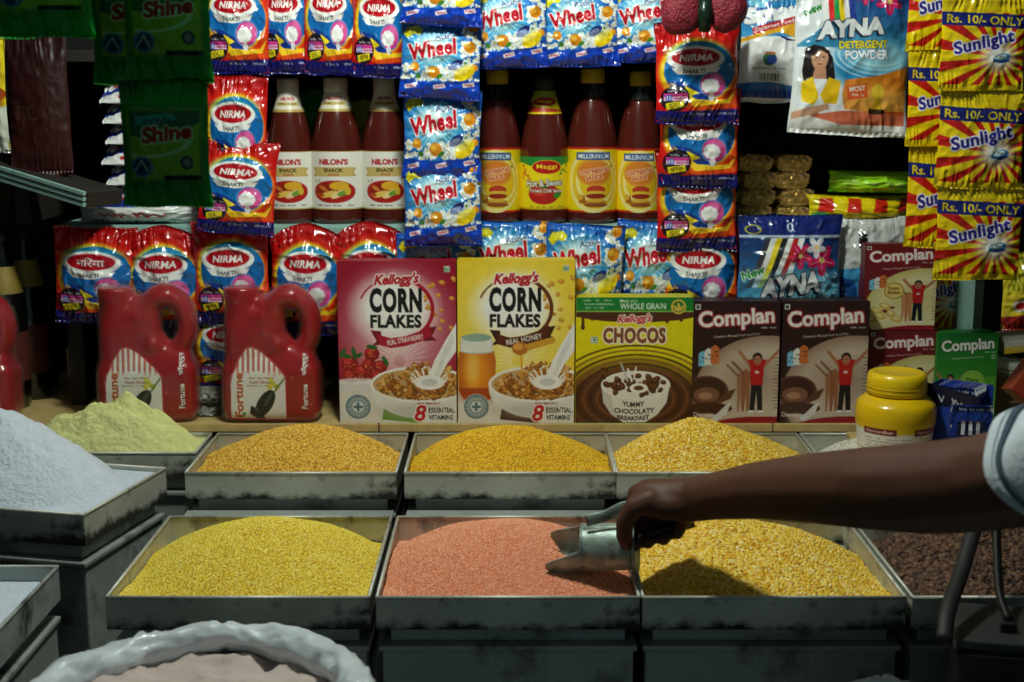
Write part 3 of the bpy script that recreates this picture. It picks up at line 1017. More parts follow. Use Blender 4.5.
def p_chocos():
    c = CV(116, 127, 1.6, (232, 220, 8))
    rng = random.Random(2)
    c.ell(58, 122, 84, 58, (84, 46, 26), soft=.16)
    for k in range(9):
        c.ring(60, 102, 32 + k * 6.5, 17 + k * 4.6, 1.8, (128, 78, 48) if k % 2 else (58, 28, 16), al=.75)
    c.ell(60, 16, 62, 9, (82, 44, 26)).rect(0, 10, 116, 20, (82, 44, 26))
    for x, y, r in ((7, 30, 2.6), (16, 22, 1.6), (30, 21, 2), (90, 24, 2), (104, 22, 2.4), (76, 21, 1.5), (44, 22, 1.5)):
        c.line([(x, 16), (x, y)], r, (82, 44, 26)).ell(x, y, r * .8, r, (82, 44, 26))
    c.rect(0, 0, 116, 14.5, (22, 128, 48)).rect(0, 13.6, 116, 14.6, (150, 200, 90))
    c.text('WHOLE GRAIN', 66, 9, 45, 6.2, (235, 245, 225), bold=.02)
    c.text('Made with', 52, 3.6, 17, 3.2, (235, 245, 225), bold=.01)
    for k, w in enumerate((28, 30, 22)):
        c.script(7, 7 + w, 3.2 + k * 3.7, 1.7, (210, 232, 205), k, .5)
    c.ell(101, 9.5, 7.4, 7.4, (216, 186, 70)).ell(101, 9.5, 5.6, 5.6, (50, 120, 40)).ell(101, 10, 1.6, 4.4, (216, 190, 80)).ell(98, 11, 1.3, 3.4, (216, 190, 80), rot=-35).ell(104, 11, 1.3, 3.4, (216, 190, 80), rot=35)
    c.text("Kellogg's", 58, 22, 34, 10, (196, 22, 44), rot=-3, bold=.03, shear=.35, out=(250, 240, 225), ow=.9)
    c.text('CHOCOS', 58, 38, 62, 16, (112, 60, 30), bold=.05, space=1.1, out=(250, 238, 215), ow=1.5)
    c.text('CHOCOS', 57.7, 37.5, 60.6, 15, (138, 80, 42), bold=.03, space=1.1)
    veg(c, 15, 39, 7)
    # bowl of chocolate curls
    c.poly([(26, 88), (94, 88), (91, 106), (82, 118), (70, 126), (48, 126), (36, 118), (28, 106)], (236, 234, 226))
    c.poly([(26, 90), (34, 90), (38, 112), (48, 126), (36, 118), (28, 106)], (205, 202, 196), .8)
    c.ell(60, 88, 34.5, 14.5, (246, 244, 238)).ell(60, 88, 32, 12.4, (240, 236, 228))
    for k in range(34):
        a, q = rng.uniform(0, 6.283), math.sqrt(rng.random())
        x, y, rr = 60 + 29 * q * math.cos(a), 88 + 10.5 * q * math.sin(a), rng.uniform(3, 4.6)
        ro = rng.uniform(0, 180)
        c.ell(x, y, rr, rr * .72, (70, 38, 22), rot=ro).ell(x - .6, y - .8, rr * .7, rr * .42, (116, 70, 42), rot=ro)
    c.ell(63, 91, 9, 5, (248, 246, 240)).ell(63, 91, 5, 2.4, (96, 60, 38)).line([(45, 66), (52, 84)], 1.8, (190, 200, 205)).line([(52, 72), (56, 84)], 2.2, WHT).line([(60, 70), (58, 82)], 1.6, WHT)
    for k in range(8):
        c.ell(32 + rng.uniform(-6, 4), 76 + rng.uniform(-5, 12), 1.2, 1.8, (70, 34, 20), rot=rng.uniform(0, 180))
    c.text('YUMMY', 58, 108, 22, 5.2, (48, 34, 30), bold=.03, arch=-1.2)
    c.text('CHOCOLATY', 59, 115, 40, 5.2, (48, 34, 30), bold=.03, arch=-1.6)
    c.text('BREAKFAST', 58, 122, 32, 4.8, (48, 34, 30), bold=.03, arch=-1.6)
    c.rect(0, 126, 116, 127, (60, 120, 40))
    return c


def child(c, x, y, s, shirt=(190, 26, 30), trousers=(20, 20, 26), skin=(178, 118, 84)):
    """small photo of a child with both arms up; x,y = feet, s = height"""
    H = s
    c.poly([(x - .11 * H, y), (x - .09 * H, y - .45 * H), (x + .09 * H, y - .45 * H), (x + .11 * H, y), (x + .03 * H, y), (x, y - .36 * H), (x - .03 * H, y)], trousers)
    c.line([(x - .09 * H, y - .74 * H), (x - .30 * H, y - 1.0 * H)], .055 * H, skin)
    c.line([(x + .09 * H, y - .74 * H), (x + .38 * H, y - 1.04 * H)], .055 * H, skin)
    c.poly([(x - .12 * H, y - .78 * H), (x + .12 * H, y - .78 * H), (x + .10 * H, y - .44 * H), (x - .10 * H, y - .44 * H)], shirt)
    c.poly([(x - .12 * H, y - .78 * H), (x - .16 * H, y - .86 * H), (x - .08 * H, y - .88 * H), (x, y - .76 * H)], shirt)
    c.poly([(x + .12 * H, y - .78 * H), (x + .16 * H, y - .86 * H), (x + .08 * H, y - .88 * H), (x, y - .76 * H)], shirt)
    c.ell(x, y - .90 * H, .082 * H, .085 * H, (20, 16, 14)).ell(x, y - .86 * H, .066 * H, .08 * H, skin).ell(x - .025 * H, y - .87 * H, .01 * H, .008 * H, (30, 20, 16)).ell(x + .025 * H, y - .87 * H, .01 * H, .008 * H, (30, 20, 16)).ell(x, y - .815 * H, .02 * H, .008 * H, (150, 60, 50))
    c.ell(x - .08 * H, y, .06 * H, .02 * H, WHT).ell(x + .08 * H, y, .06 * H, .02 * H, WHT)
    c.ell(x, y - .66 * H, .04 * H, .025 * H, (235, 200, 200))


def p_complan(kind):
    D = {'choc': ((44, 18, 18), (206, 190, 172), (150, 120, 100)), 'kesar': ((112, 24, 28), (232, 222, 170), (205, 190, 110)), 'pista': ((30, 130, 44), (120, 190, 60), (90, 170, 50))}
    bg, cream, mid = D[kind]
    c = CV(87, 122, 1.6, bg)
    if kind == 'pista':
        c.grad(0, 122, (24, 112, 40), (96, 180, 60))
        c.poly([(0, 78), (30, 62), (87, 60), (87, 122), (0, 122)], (110, 190, 60), .6)
    else:
        c.ell(74, 92, 72, 58, mid).ell(78, 96, 70, 56, cream, soft=.14)
        c.ell(60, 78, 30, 18, mid, al=.5, soft=.6)
        c.rect(0, 0, 87, 33, bg)
        c.ell(0, 36, 26, 20, bg, soft=.3)
    c.text('Complan', 43, 18, 76, 21, (240, 236, 230), rot=-4, bold=.035, out=(160, 24, 44) if kind != 'pista' else (20, 90, 30), ow=1.1)
    c.text('Complete Planned Food in a Drink', 44, 34, 46, 3.2, (225, 215, 205), rot=-4, bold=.01)
    c.script(68, 82, 26, 1.6, (225, 215, 205), 3, .5)
    veg(c, 2 if kind != 'pista' else 78, 3 if kind != 'pista' else 30, 5, (30, 30, 30))
    if kind != 'pista':
        for (x, y, s, col) in ((6, 52, 8, (120, 190, 225)), (12, 49, 8, (225, 225, 220)), (18, 46, 8.5, (205, 110, 50))):
            c.poly([(x, y), (x + s / 2, y - 3), (x + s, y), (x + s, y + 16 - (y - 46) * .6), (x, y + 16 - (y - 46) * .6)], col)
            c.script(x + 1, x + s - 1, y + 4, 1.6, (60, 40, 40), 2, .5).script(x + 1, x + s - 1, y + 8, 1.6, (60, 40, 40), 5, .5)
        for x, s, al in ((49, 46, .65), (54, 50, .8)):
            c.poly([(x - 3, 110), (x - 4, 110 - .8 * s), (x, 110 - .86 * s), (x + 4.5, 110 - .8 * s), (x + 4, 110), (x + 1.5, 110), (x, 94), (x - 1, 110)], (150, 84, 50) if kind == 'choc' else (190, 110, 70), al)
            c.line([(x - 3, 110 - .78 * s), (x - 14, 110 - .78 * s - 11)], 2.4, (120, 70, 48), al)
        child(c, 65, 110, 60)
        for k in range(15):
            c.line([(87 - (4 if k % 3 else 6), 56 + k * 3.6), (87, 56 + k * 3.6)], .6, (60, 40, 36))
        if kind == 'choc':
            c.ell(15, 90, 22, 16, (96, 58, 44)).ell(15, 88, 19, 12, (60, 32, 24)).ell(15, 93, 13, 7.5, (130, 86, 64)).ell(14, 94, 7, 3.6, (176, 130, 102))
            c.ring(15, 90, 21, 15, 2, (140, 98, 76), a0=180, a1=330)
            for k in range(5):
                c.line([(30 + k * 2, 100 - k * 2.5), (39 + k, 96 - k * 2)], 2, (96, 56, 40))
            c.ell(18, 107, 23, 6, (72, 40, 30)).poly([(20, 118), (34, 104), (40, 100), (36, 112), (26, 120)], (225, 220, 215))
            c.text('Chocolate', 12, 113, 20, 4.6, (235, 228, 220), bold=.02)
        else:
            c.ell(36, 66, 12.5, 12.5, (225, 205, 110)).ring(36, 66, 11.2, 11.2, .9, (120, 60, 30)).text('Kesar', 36, 62, 14, 5, (120, 50, 20), bold=.02).text('Badam', 36, 68, 15, 5, (120, 50, 20), bold=.02)
            for (x, y) in ((16, 94), (26, 88), (20, 102), (32, 98), (10, 106), (40, 106)):
                c.ell(x, y, 8, 4.5, (214, 186, 90), rot=25).ell(x, y - 1, 4, 2.4, (238, 220, 150), rot=25)
            c.ell(26, 95, 3.4, 2.2, (120, 50, 30), rot=20).ell(35, 90, 3, 1.8, (120, 50, 30), rot=-20)
        c.ell(70, 134, 66, 19, (150, 18, 30)).ell(78, 138, 66, 18, (186, 40, 48), al=.6)
    else:
        child(c, 20, 118, 62, shirt=(180, 60, 60))
        c.ell(52, 70, 19, 19, (70, 160, 40)).ring(52, 70, 17, 17, 1.4, (190, 225, 120)).ell(52, 70, 15, 15, (150, 205, 70))
        c.text('Pista', 52, 65, 19, 7, (40, 90, 30), bold=.02).text('Badam', 52, 74, 22, 6.4, (40, 90, 30), bold=.02)
        c.ell(58, 112, 26, 12, (190, 214, 110)).ell(62, 108, 14, 6, (140, 180, 60))
    return c


def flower(c, x, y, r, col):
    for k in range(5):
        a = k * 1.2566 + .3
        c.ell(x + .62 * r * math.cos(a), y + .62 * r * math.sin(a), .55 * r, .32 * r, col, rot=math.degrees(a))
        c.line([(x, y), (x + .9 * r * math.cos(a), y + .9 * r * math.sin(a))], .6, (250, 190, 215))
    c.ell(x, y, .22 * r, .22 * r, (250, 215, 120))


def p_ayna():
    c = CV(116, 142, 1.5, (232, 238, 240))
    c.grad(0, 60, (30, 60, 130), (60, 150, 190))
    c.poly([(0, 0), (40, 0), (26, 40), (0, 60)], (225, 232, 235))
    for k, col in enumerate(((240, 240, 240), (220, 40, 40), (40, 160, 80), (250, 220, 40), (240, 240, 240), (40, 60, 150))):
        c.poly([(24 + k * 5, 0), (29 + k * 5, 0), (33 + k * 5, 30), (27 + k * 5, 36)], col)
    c.ell(78, 76, 44, 26, (40, 140, 200), soft=.2).ell(84, 68, 36, 16, (150, 215, 235), soft=.4)
    for k in range(4):
        c.ring(80, 66, 26 + 6 * k, 10 + 4.4 * k, 1.4, (210, 238, 245), al=.7, a0=170, a1=330)
    c.poly([(50, 92), (84, 86), (116, 74), (116, 132), (46, 128)], (226, 130, 40)).ell(84, 112, 32, 14, (240, 176, 80), soft=.6)
    c.poly([(0, 118), (116, 124), (116, 142), (0, 142)], (238, 238, 232)).poly([(4, 124), (116, 120), (116, 134), (50, 136)], (206, 70, 30), .75)
    flower(c, 66, 7, 8, (220, 30, 90)); flower(c, 90, 11, 12, (224, 30, 100)); flower(c, 84, 3, 8, (240, 240, 245))
    c.text('New', 16, 22, 18, 9, (30, 130, 50), rot=-24, bold=.03, out=WHT, ow=.7)
    c.text('AYNA', 50, 42, 66, 18, (24, 30, 44), rot=-8, bold=.06, shear=.15)
    c.text('AYNA', 52, 40, 66, 18, (232, 236, 238), rot=-8, bold=.06, shear=.15, out=(60, 70, 90), ow=.9)
    c.text('DETERGENT', 66, 56, 48, 8, (250, 226, 30), rot=-4, bold=.04, out=(40, 90, 130), ow=.7)
    c.text('POWDER', 70, 66, 44, 10, (245, 248, 250), rot=-4, bold=.05, out=(50, 110, 160), ow=.8)
    # photo of a woman in a white dress and yellow scarf
    c.poly([(10, 62), (18, 58), (28, 60), (36, 70), (40, 90), (36, 108), (24, 112), (12, 104), (8, 84)], (34, 24, 22))
    c.ell(24, 72, 8, 11, (208, 156, 122)).poly([(20, 80), (30, 80), (32, 94), (18, 94)], (196, 142, 110))
    c.ell(20.5, 70.5, 1.3, .7, (40, 24, 20)).ell(27.5, 70.5, 1.3, .7, (40, 24, 20)).ell(24, 77.5, 2.4, .9, (170, 60, 60)).line([(24, 71), (23.4, 74.4)], .6, (170, 115, 90))
    c.poly([(16, 62), (24, 59), (33, 64), (33, 68), (24, 63.5), (17, 70)], (34, 24, 22))
    c.poly([(2, 118), (8, 100), (20, 92), (34, 92), (46, 98), (52, 122), (30, 126)], (232, 236, 240))
    c.poly([(8, 96), (18, 90), (26, 110), (22, 118), (10, 114)], (244, 206, 20)).poly([(34, 90), (46, 94), (44, 116), (32, 116), (27, 108)], (236, 190, 16))
    c.poly([(0, 126), (18, 120), (36, 116), (38, 121), (20, 128), (2, 132)], (206, 156, 124))
    c.poly([(52, 98), (72, 94), (74, 108), (54, 112)], (226, 96, 40)).text('MOST', 63, 100, 16, 5, WHT, rot=-8, bold=.03).script(55, 70, 106, 2, WHT, 2)
    c.ell(84, 102, 6, 8, (240, 200, 60)).poly([(82, 108), (86, 108), (90, 120), (78, 120)], (226, 180, 40)).rect(76, 119, 92, 124, (60, 40, 20))
    c.rect(0, 0, 2.5, 142, (225, 230, 230)).rect(113, 0, 116, 142, (215, 222, 226))
    return c


def p_ayna_bag():
    c = CV(102, 84, 1.4, (40, 90, 150))
    c.grad(18, 84, (24, 50, 110), (70, 160, 200))
    for k, col in enumerate(((60, 60, 70), (245, 245, 245), (240, 220, 40), (30, 34, 40), (245, 245, 245), (200, 40, 40), (245, 245, 245))):
        c.poly([(22 + k * 5.5 - 14, 66), (22 + k * 5.5 - 9, 66), (31 + k * 5.5, 20), (25 + k * 5.5, 20)], col)
    c.ell(60, 66, 40, 14, (120, 200, 225), soft=.5)
    flower(c, 60, 36, 11, (214, 28, 84)); flower(c, 82, 40, 13, (222, 30, 100)); flower(c, 76, 28, 9, (235, 238, 245))
    for k in range(60):
        r = random.Random(k)
        c.ell(r.uniform(66, 98), r.uniform(52, 80), r.uniform(.5, 1.6), r.uniform(.5, 1.2), (180, 220, 240))
    c.text('New', 14, 52, 22, 9, (40, 140, 60), rot=-22, bold=.03, out=WHT, ow=.8)
    c.text('AYNA', 48, 66, 60, 20, (16, 22, 34), rot=-8, bold=.07, shear=.2)
    c.text('AYNA', 50, 63.5, 60, 20, (236, 240, 242), rot=-8, bold=.06, shear=.2, out=(40, 50, 70), ow=1)
    c.rect(0, 0, 102, 19, (26, 44, 120)).rect(0, 17, 102, 19.5, (180, 200, 220)).ell(50, 10, 3.2, 4.4, (190, 205, 225)).ell(50, 10, 1.5, 2.4, (26, 44, 120))
    c.ring(14, 12, 7, 4, 1, (190, 190, 60))
    c.rect(0, 78, 102, 84, (40, 90, 160))
    return c


def p_smart():
    c = CV(78, 106, 1.5, (238, 240, 240))
    c.grad(0, 44, (40, 130, 190), (60, 150, 205))
    c.poly([(54, 0), (78, 0), (78, 30), (62, 24)], (30, 70, 150)).ell(16, 10, 12, 12, (30, 90, 170)).poly([(6, 10), (14, 2), (20, 8), (28, 6), (22, 16), (8, 16)], (120, 200, 230))
    c.text('AYNA', 38, 5, 24, 7, (240, 244, 246), rot=-10, bold=.04, out=(40, 80, 140), ow=.6)
    c.text('Smart', 34, 20, 66, 17, (246, 248, 250), rot=-9, bold=.07, out=(60, 110, 160), ow=1.1)
    c.poly([(0, 46), (20, 40), (78, 22), (78, 48), (60, 47), (36, 40), (0, 50)], (228, 170, 40)).poly([(30, 41), (50, 47), (78, 44), (78, 58), (64, 48), (44, 48)], (30, 44, 120))
    c.poly([(10, 36), (58, 22), (59, 28), (11, 43)], (190, 40, 50)).text('Detergent Powder', 34.5, 32.5, 44, 4.6, (245, 235, 235), rot=-15.5, bold=.02)
    c.ell(28, 66, 6.6, 6.6, (60, 140, 90)).ell(30, 67, 5, 4.6, (50, 80, 170)).rect(23, 59.5, 33, 62, (200, 120, 50)).script(12, 44, 75, 2, (110, 130, 140), 4)
    c.rect(18, 79, 40, 88, (232, 232, 226))
    for k in range(16):
        c.rect(20 + k * 1.2, 80, 20 + k * 1.2 + (.4 + .4 * (k % 3 == 0)), 87, (40, 40, 46))
    c.poly([(0, 90), (30, 88), (60, 93), (78, 92), (78, 103), (0, 103)], (40, 110, 190)).poly([(0, 97), (40, 95), (78, 99), (78, 104), (0, 104)], (24, 70, 160))
    return c


def p_nilons():
    c = CV(150, 60, 1.7, (240, 238, 228))      # wraps all round; front centre x = 75
    c.rect(0, 0, 150, 1.2, (200, 170, 90)).rect(0, 58.6, 150, 60, (200, 170, 90))
    c.text("NILON'S", 75, 11, 27, 6.2, (186, 22, 30), bold=.045)
    c.poly([(52, 17), (98, 17), (94, 21.5), (98, 26), (52, 26), (56, 21.5)], (200, 172, 96)).poly([(57, 16.5), (93, 16.5), (93, 25), (57, 25)], (214, 190, 112))
    c.text('SNACK', 75, 19.6, 18, 3.8, (50, 40, 20), bold=.03).text('SAUCE', 75, 23.8, 10, 2, (170, 30, 30), bold=.02)
    c.line([(56, 30), (58, 32)], .7, (60, 50, 40)).line([(60, 29), (61.5, 31.5)], .7, (60, 50, 40))
    c.ell(75, 41.5, 21, 11.5, (182, 30, 28)).ell(70, 40, 12, 6, (150, 40, 24), rot=-20)
    c.ell(80, 35.5, 9, 4.4, (232, 178, 40)).ell(70, 44, 9, 3, (238, 200, 90), rot=-15).ell(79, 44, 7.5, 3, (240, 214, 150), rot=-30).ell(83, 43, 5, 2.6, (110, 160, 50), rot=-20).ell(65, 38, 5, 2, (222, 130, 60), rot=30).ell(88, 41, 3, 4, (220, 190, 60))
    c.ell(62, 45, 4, 2, (200, 80, 40)).script(58, 93, 55.5, 1.5, (70, 60, 50), 3, .45)
    c.rect(112, 4, 116, 54, (200, 190, 160)).rect(32, 4, 38, 54, (205, 195, 170))
    for k in range(9):
        c.script(8, 30, 8 + k * 5, 1.6, (120, 110, 100), k, .5).script(120, 144, 8 + k * 5, 1.6, (120, 110, 100), k + 9, .5)
    return c


def p_nilons_neck():
    c = CV(60, 18, 1.8, (236, 230, 212))
    c.rect(0, 15.5, 60, 18, (196, 166, 84)).text("NILON'S", 30, 6, 11, 3, (180, 20, 30), bold=.04).rect(22, 9, 38, 12, (206, 180, 100)).script(23, 37, 10.5, 1.4, (80, 60, 30), 3, .4)
    return c


def p_maggi():
    c = CV(150, 56, 1.7, (248, 222, 24))
    c.poly([(0, 0), (150, 0), (150, 5), (100, 7), (88, 10), (62, 10), (50, 7), (0, 6)], (36, 140, 60))
    for k in range(14):
        r = random.Random(k)
        c.ell(r.uniform(48, 60), r.uniform(8, 24), 1.6, .8, (220, 90, 40), rot=r.uniform(0, 180)).ell(r.uniform(90, 102), r.uniform(8, 20), 1.6, .8, (60, 140, 50), rot=r.uniform(0, 180))
    c.ell(77, 11, 15, 7.6, (230, 190, 30)).ell(77, 11, 14, 6.8, (190, 22, 24)).text('Maggi', 77, 11, 20, 6, (250, 226, 40), bold=.025, space=1.1)
    c.ell(74, 39, 15.5, 11, (190, 34, 24)).ell(70, 36, 7, 4, (226, 90, 60), soft=.5).ell(74, 31, 5, 2, (60, 130, 40)).ell(88, 40, 5, 3, (60, 140, 50), rot=-30)
    c.text('Hot & Sweet', 75, 27.5, 37, 7.4, (248, 246, 238), bold=.025, out=(60, 40, 20), ow=.7, rot=-3)
    c.text('Tomato Chilli Sauce', 76, 35.5, 33, 4, (250, 240, 225), bold=.03, out=(120, 40, 30), ow=.5)
    c.script(58, 94, 52.5, 1.5, (110, 80, 20), 2, .45).rect(0, 54, 150, 56, (200, 150, 20))
    return c


def p_maggi_neck():
    c = CV(60, 26, 1.8, (246, 218, 26))
    c.poly([(0, 20), (20, 17), (40, 21), (60, 18), (60, 23), (0, 24)], (210, 60, 40)).poly([(0, 0), (60, 0), (60, 5), (30, 8), (0, 5)], (170, 190, 50))
    c.ell(30, 12, 8.5, 4.6, (186, 22, 24)).text('Maggi', 30, 12, 11, 3.6, YEL, bold=.05).ell(19, 15, 3, 2, (70, 100, 40))
    return c


def p_millennium():
    c = CV(150, 62, 1.7, (244, 214, 20))
    c.rect(0, 0, 150, 2.4, (200, 40, 24)).rect(0, 59.6, 150, 62, (200, 40, 24))
    for k, (rx, ry) in enumerate(((26, 30), (23, 26), (20, 22), (17, 18))):
        c.ell(75 + k, 32, rx, ry, (246, 228, 140) if k % 2 == 0 else (236, 196, 30))
    c.ell(75, 24, 17, 13, (226, 160, 50)).ell(75, 24, 15, 11, (222, 130, 40))
    c.rect(58, 5, 91, 12, (34, 70, 130)).rect(58.6, 5.6, 90.4, 11.4, (44, 90, 150)).text('MILLENNIUM', 74.5, 8.6, 29, 4.4, (245, 246, 240), bold=.015)
    c.text('CONTINENTAL', 75, 22.5, 28, 4.6, (200, 60, 40), rot=-9, bold=.04, out=(250, 225, 170), ow=.5).text('SAUCE', 75, 28.5, 16, 4, (200, 60, 40), rot=-9, bold=.04, out=(250, 225, 170), ow=.5)
    c.ell(77, 40, 9, 4, (190, 60, 30)).ell(77, 43, 10, 2, (230, 190, 60)).ell(77, 46, 9.5, 2.4, (150, 40, 24)).ell(76, 52, 11, 3, (196, 130, 40)).ell(76, 50, 9, 1.6, (226, 180, 60)).ell(77, 54.5, 11, 2, (150, 80, 30))
    c.poly([(60, 52), (66, 44), (68, 54)], (170, 100, 30)).ell(62, 47, 3, 3, (220, 170, 50))
    c.ell(92, 18, 1.2, 1.2, (30, 120, 50))
    for k in range(9):
        c.script(10, 40, 10 + k * 5, 1.6, (120, 60, 20), k, .5).script(110, 142, 10 + k * 5, 1.6, (120, 60, 20), k + 5, .5)
    return c


def p_fortune():
    c = CV(62, 76, 1.9, (238, 236, 228))
    P = [(2, 74), (60, 75), (60, 34), (52, 22), (36, 8), (26, 2), (20, 3), (12, 14), (3, 36)]
    c.cov[:] = 0
    c.poly(P, (190, 40, 40))
    c2 = c.cov.copy()
    cx, cy = 31, 42
    c.poly([(cx + (x - cx) * .95, cy + (y - cy) * .96) for x, y in P], (240, 238, 230))
    for k in range(11):
        x = 5 + k * 5.2
        c.poly([(x, 0), (x + 2.4, 0), (x + 2.4, 29 + 3 * math.sin(k)), (x, 29 + 3 * math.sin(k))], (196, 90, 70), .85)
    for k in range(3):
        c.rect(4, 26 + k * 2, 60, 32, (240, 238, 230), .35)
    c.text('Fortune', 12, 50, 44, 8.6, (196, 92, 30), rot=-90, bold=.035)
    c.script(20, 46, 33, 1.8, (150, 90, 60), 2, .5).text('Kachi Ghani', 33, 37, 20, 2.8, (150, 60, 40), bold=.01).script(20, 44, 40.5, 1.4, (150, 110, 90), 4, .4)
    c.ell(38, 58, 7.5, 15, (24, 34, 26), rot=32).poly([(24, 60), (34, 66), (38, 74), (30, 74), (22, 68)], (24, 34, 26)).ell(41, 54, 2, 9, (70, 84, 66), rot=32)
    for k in range(14):
        r = random.Random(k)
        c.ell(46 + r.uniform(-5, 5), 38 + r.uniform(-5, 5), 2.2, 1.6, r.choice([(226, 206, 40), (160, 180, 40), (236, 220, 90)]))
    c.line([(48, 46), (57, 34)], 1.8, (110, 130, 50)).rect(15, 67, 18, 70, (60, 140, 60))
    c.cov = c2
    return c


def p_fortune_side():
    c = CV(70, 9, 2.2, (240, 236, 228))
    c.cov[:] = 0
    c.text('Fortune', 18, 4.4, 28, 6.4, (242, 238, 230), bold=.03)
    c.text('फॉर्च्यून', 54, 4.4, 24, 7.6, (242, 238, 230), bold=.03)
    return c


def p_jar():
    c = CV(150, 34, 1.3, (238, 232, 220))
    c.poly([(0, 0), (150, 0), (150, 6), (112, 10), (75, 14), (38, 10), (0, 6)], (238, 196, 16))
    for x in (59, 92):
        c.rect(x - 11, 8, x + 11, 15.5, (110, 20, 30)).text('Gowardhan', x, 11.7, 18, 4, (236, 200, 190), bold=.03)
    for k in range(4):
        c.script(48, 104, 20 + k * 3.4, 1.3, (120, 100, 90), k, .4)
    return c


def p_bluesachet():
    c = CV(46, 56, 1.5, (26, 50, 130))
    c.grad(0, 56, (30, 60, 150), (20, 36, 100)).rect(2, 2, 44, 8, (20, 30, 80)).script(6, 40, 5, 2.4, (220, 225, 240), 2)
    c.rect(8, 18, 38, 34, (20, 24, 50))
    for x in (14, 22, 30):
        c.rect(x - 2, 20, x + 2, 32, (225, 228, 235)).ell(x, 19, 1.8, 1.8, (200, 170, 150))
    c.script(8, 38, 38, 2, (230, 200, 80), 3).script(8, 38, 46, 2, (200, 210, 235), 4)
    return c


def p_plain(col, band=None, seed=0, w=40, h=30, txt=None, tc=WHT):
    c = CV(w, h, 1.5, col)
    if band:
        c.rect(0, h * .62, w, h, band)
    if txt:
        c.text(txt, w / 2, h * .38, w * .7, h * .25, tc, bold=.03)
    else:
        c.script(w * .15, w * .85, h * .35, h * .12, tc, seed)
    c.script(w * .2, w * .8, h * .75, h * .07, tc, seed + 1)
    return c


# ================================================================ PACK SHAPES
def pillow(name, cv, W, H, D, seed, m=FILM, crimp=.10, wr=1.0, back=(190, 190, 190), seal_h=.035, gather=False):
    """a filled film packet: printed pouch with a crimped seal at the top and the bottom, origin bottom centre, facing -Y"""
    nx, ny = cv.nx, cv.ny
    C = cv.out()

    def shape(u, v, sgn, fine):
        su, sv = np.sin(np.pi * np.clip(u, 0, 1)), np.sin(np.pi * np.clip(v, 0, 1))
        dep = D * .5 * np.power(su, .62) * np.power(np.clip(sv, 0, 1), .55)
        x = (u - .5) * W * (1 - .045 * sv + .02 * vnoise(v * 4, u * 0 + 3, seed))
        z = v * H + .012 * H * vnoise(u * 3, v * 0 + 1.5, seed + 1) * (2 * v - 1) ** 2
        if gather:
            z = z - .16 * H * (2 * u - 1) ** 2 * np.clip((v - .55) / .45, 0, 1) ** 1.5
        y = -sgn * dep
        if fine:
            edge = np.clip(1 - np.minimum(v, 1 - v) / .26, 0, 1) ** 1.4
            fold = np.abs(vnoise(u * 17 + 2 * vnoise(v * 3, u * 2, seed + 5), v * 1.3, seed + 2)) - .35
            ed2 = np.clip(1 - np.minimum(u, 1 - u) / .2, 0, 1) ** 1.5
            fold2 = np.abs(vnoise(u * 1.5, v * 11, seed + 6)) - .35
            cr = np.abs(fbm(u * 4.2 + 5, v * 4.6, seed + 3, 3)) - .35
            mid = np.minimum(1, np.minimum(su, sv) * 4)
            y = y + sgn * wr * (.009 * edge * fold * np.minimum(1, sv * 6) + .008 * ed2 * fold2 * np.minimum(1, su * 6) + .006 * cr * mid)
        return np.stack([x, y, z], -1)

    u, v = np.meshgrid(np.linspace(0, 1, nx), np.linspace(1, 0, ny))
    V1 = shape(u, v, 1, True).reshape(-1, 3)
    bx, by = 22, 24
    u2, v2 = np.meshgrid(np.linspace(0, 1, bx), np.linspace(1, 0, by))
    V2 = shape(u2, v2, -1, False).reshape(-1, 3)
    Q = np.concatenate([grid_quads(nx, ny), grid_quads(bx, by, nx * ny, True)])
    cc = np.concatenate([C.reshape(-1, 3), np.tile(np.array(srgb(back)), (bx * by, 1))])
    body = np_mesh(name + '_pouch', np.concatenate([V1, V2]), Q, m, cc)
    seals = []
    for top in (True, False):
        n, k = 60, 5
        uu, ww = np.meshgrid(np.linspace(0, 1, n), np.linspace(0, 1, k))
        e = shape(uu, np.full_like(uu, 1.0 if top else 0.0), 1, False)
        sg = 1 if top else -1
        e[..., 2] += sg * ww * H * seal_h * (1 + .25 * vnoise(uu * 6, ww, seed + 8)) - sg * .002
        e[..., 1] += .0022 * np.sin(uu * 110) * (ww > .1) + ww * .006 * vnoise(uu * 3, ww * 2, seed + 9)
        row = C[0 if top else -1]
        colr = row[np.clip((uu * (nx - 1)).astype(int), 0, nx - 1)] * .92
        seals.append(np_mesh(name + '_seal', e.reshape(-1, 3), grid_quads(n, k, flip=top), m, colr.reshape(-1, 3)))
    return dict(name=name, meshes=[('pouch', body), ('top_seal', seals[0]), ('bottom_seal', seals[1])], W=W, H=H)


def flat_sachet(name, cv, W, H, D, seed, m=FILM, back=(200, 180, 20), wr=.6):
    return pillow(name, cv, W, H, D, seed, m, wr=wr, back=back, seal_h=.02)


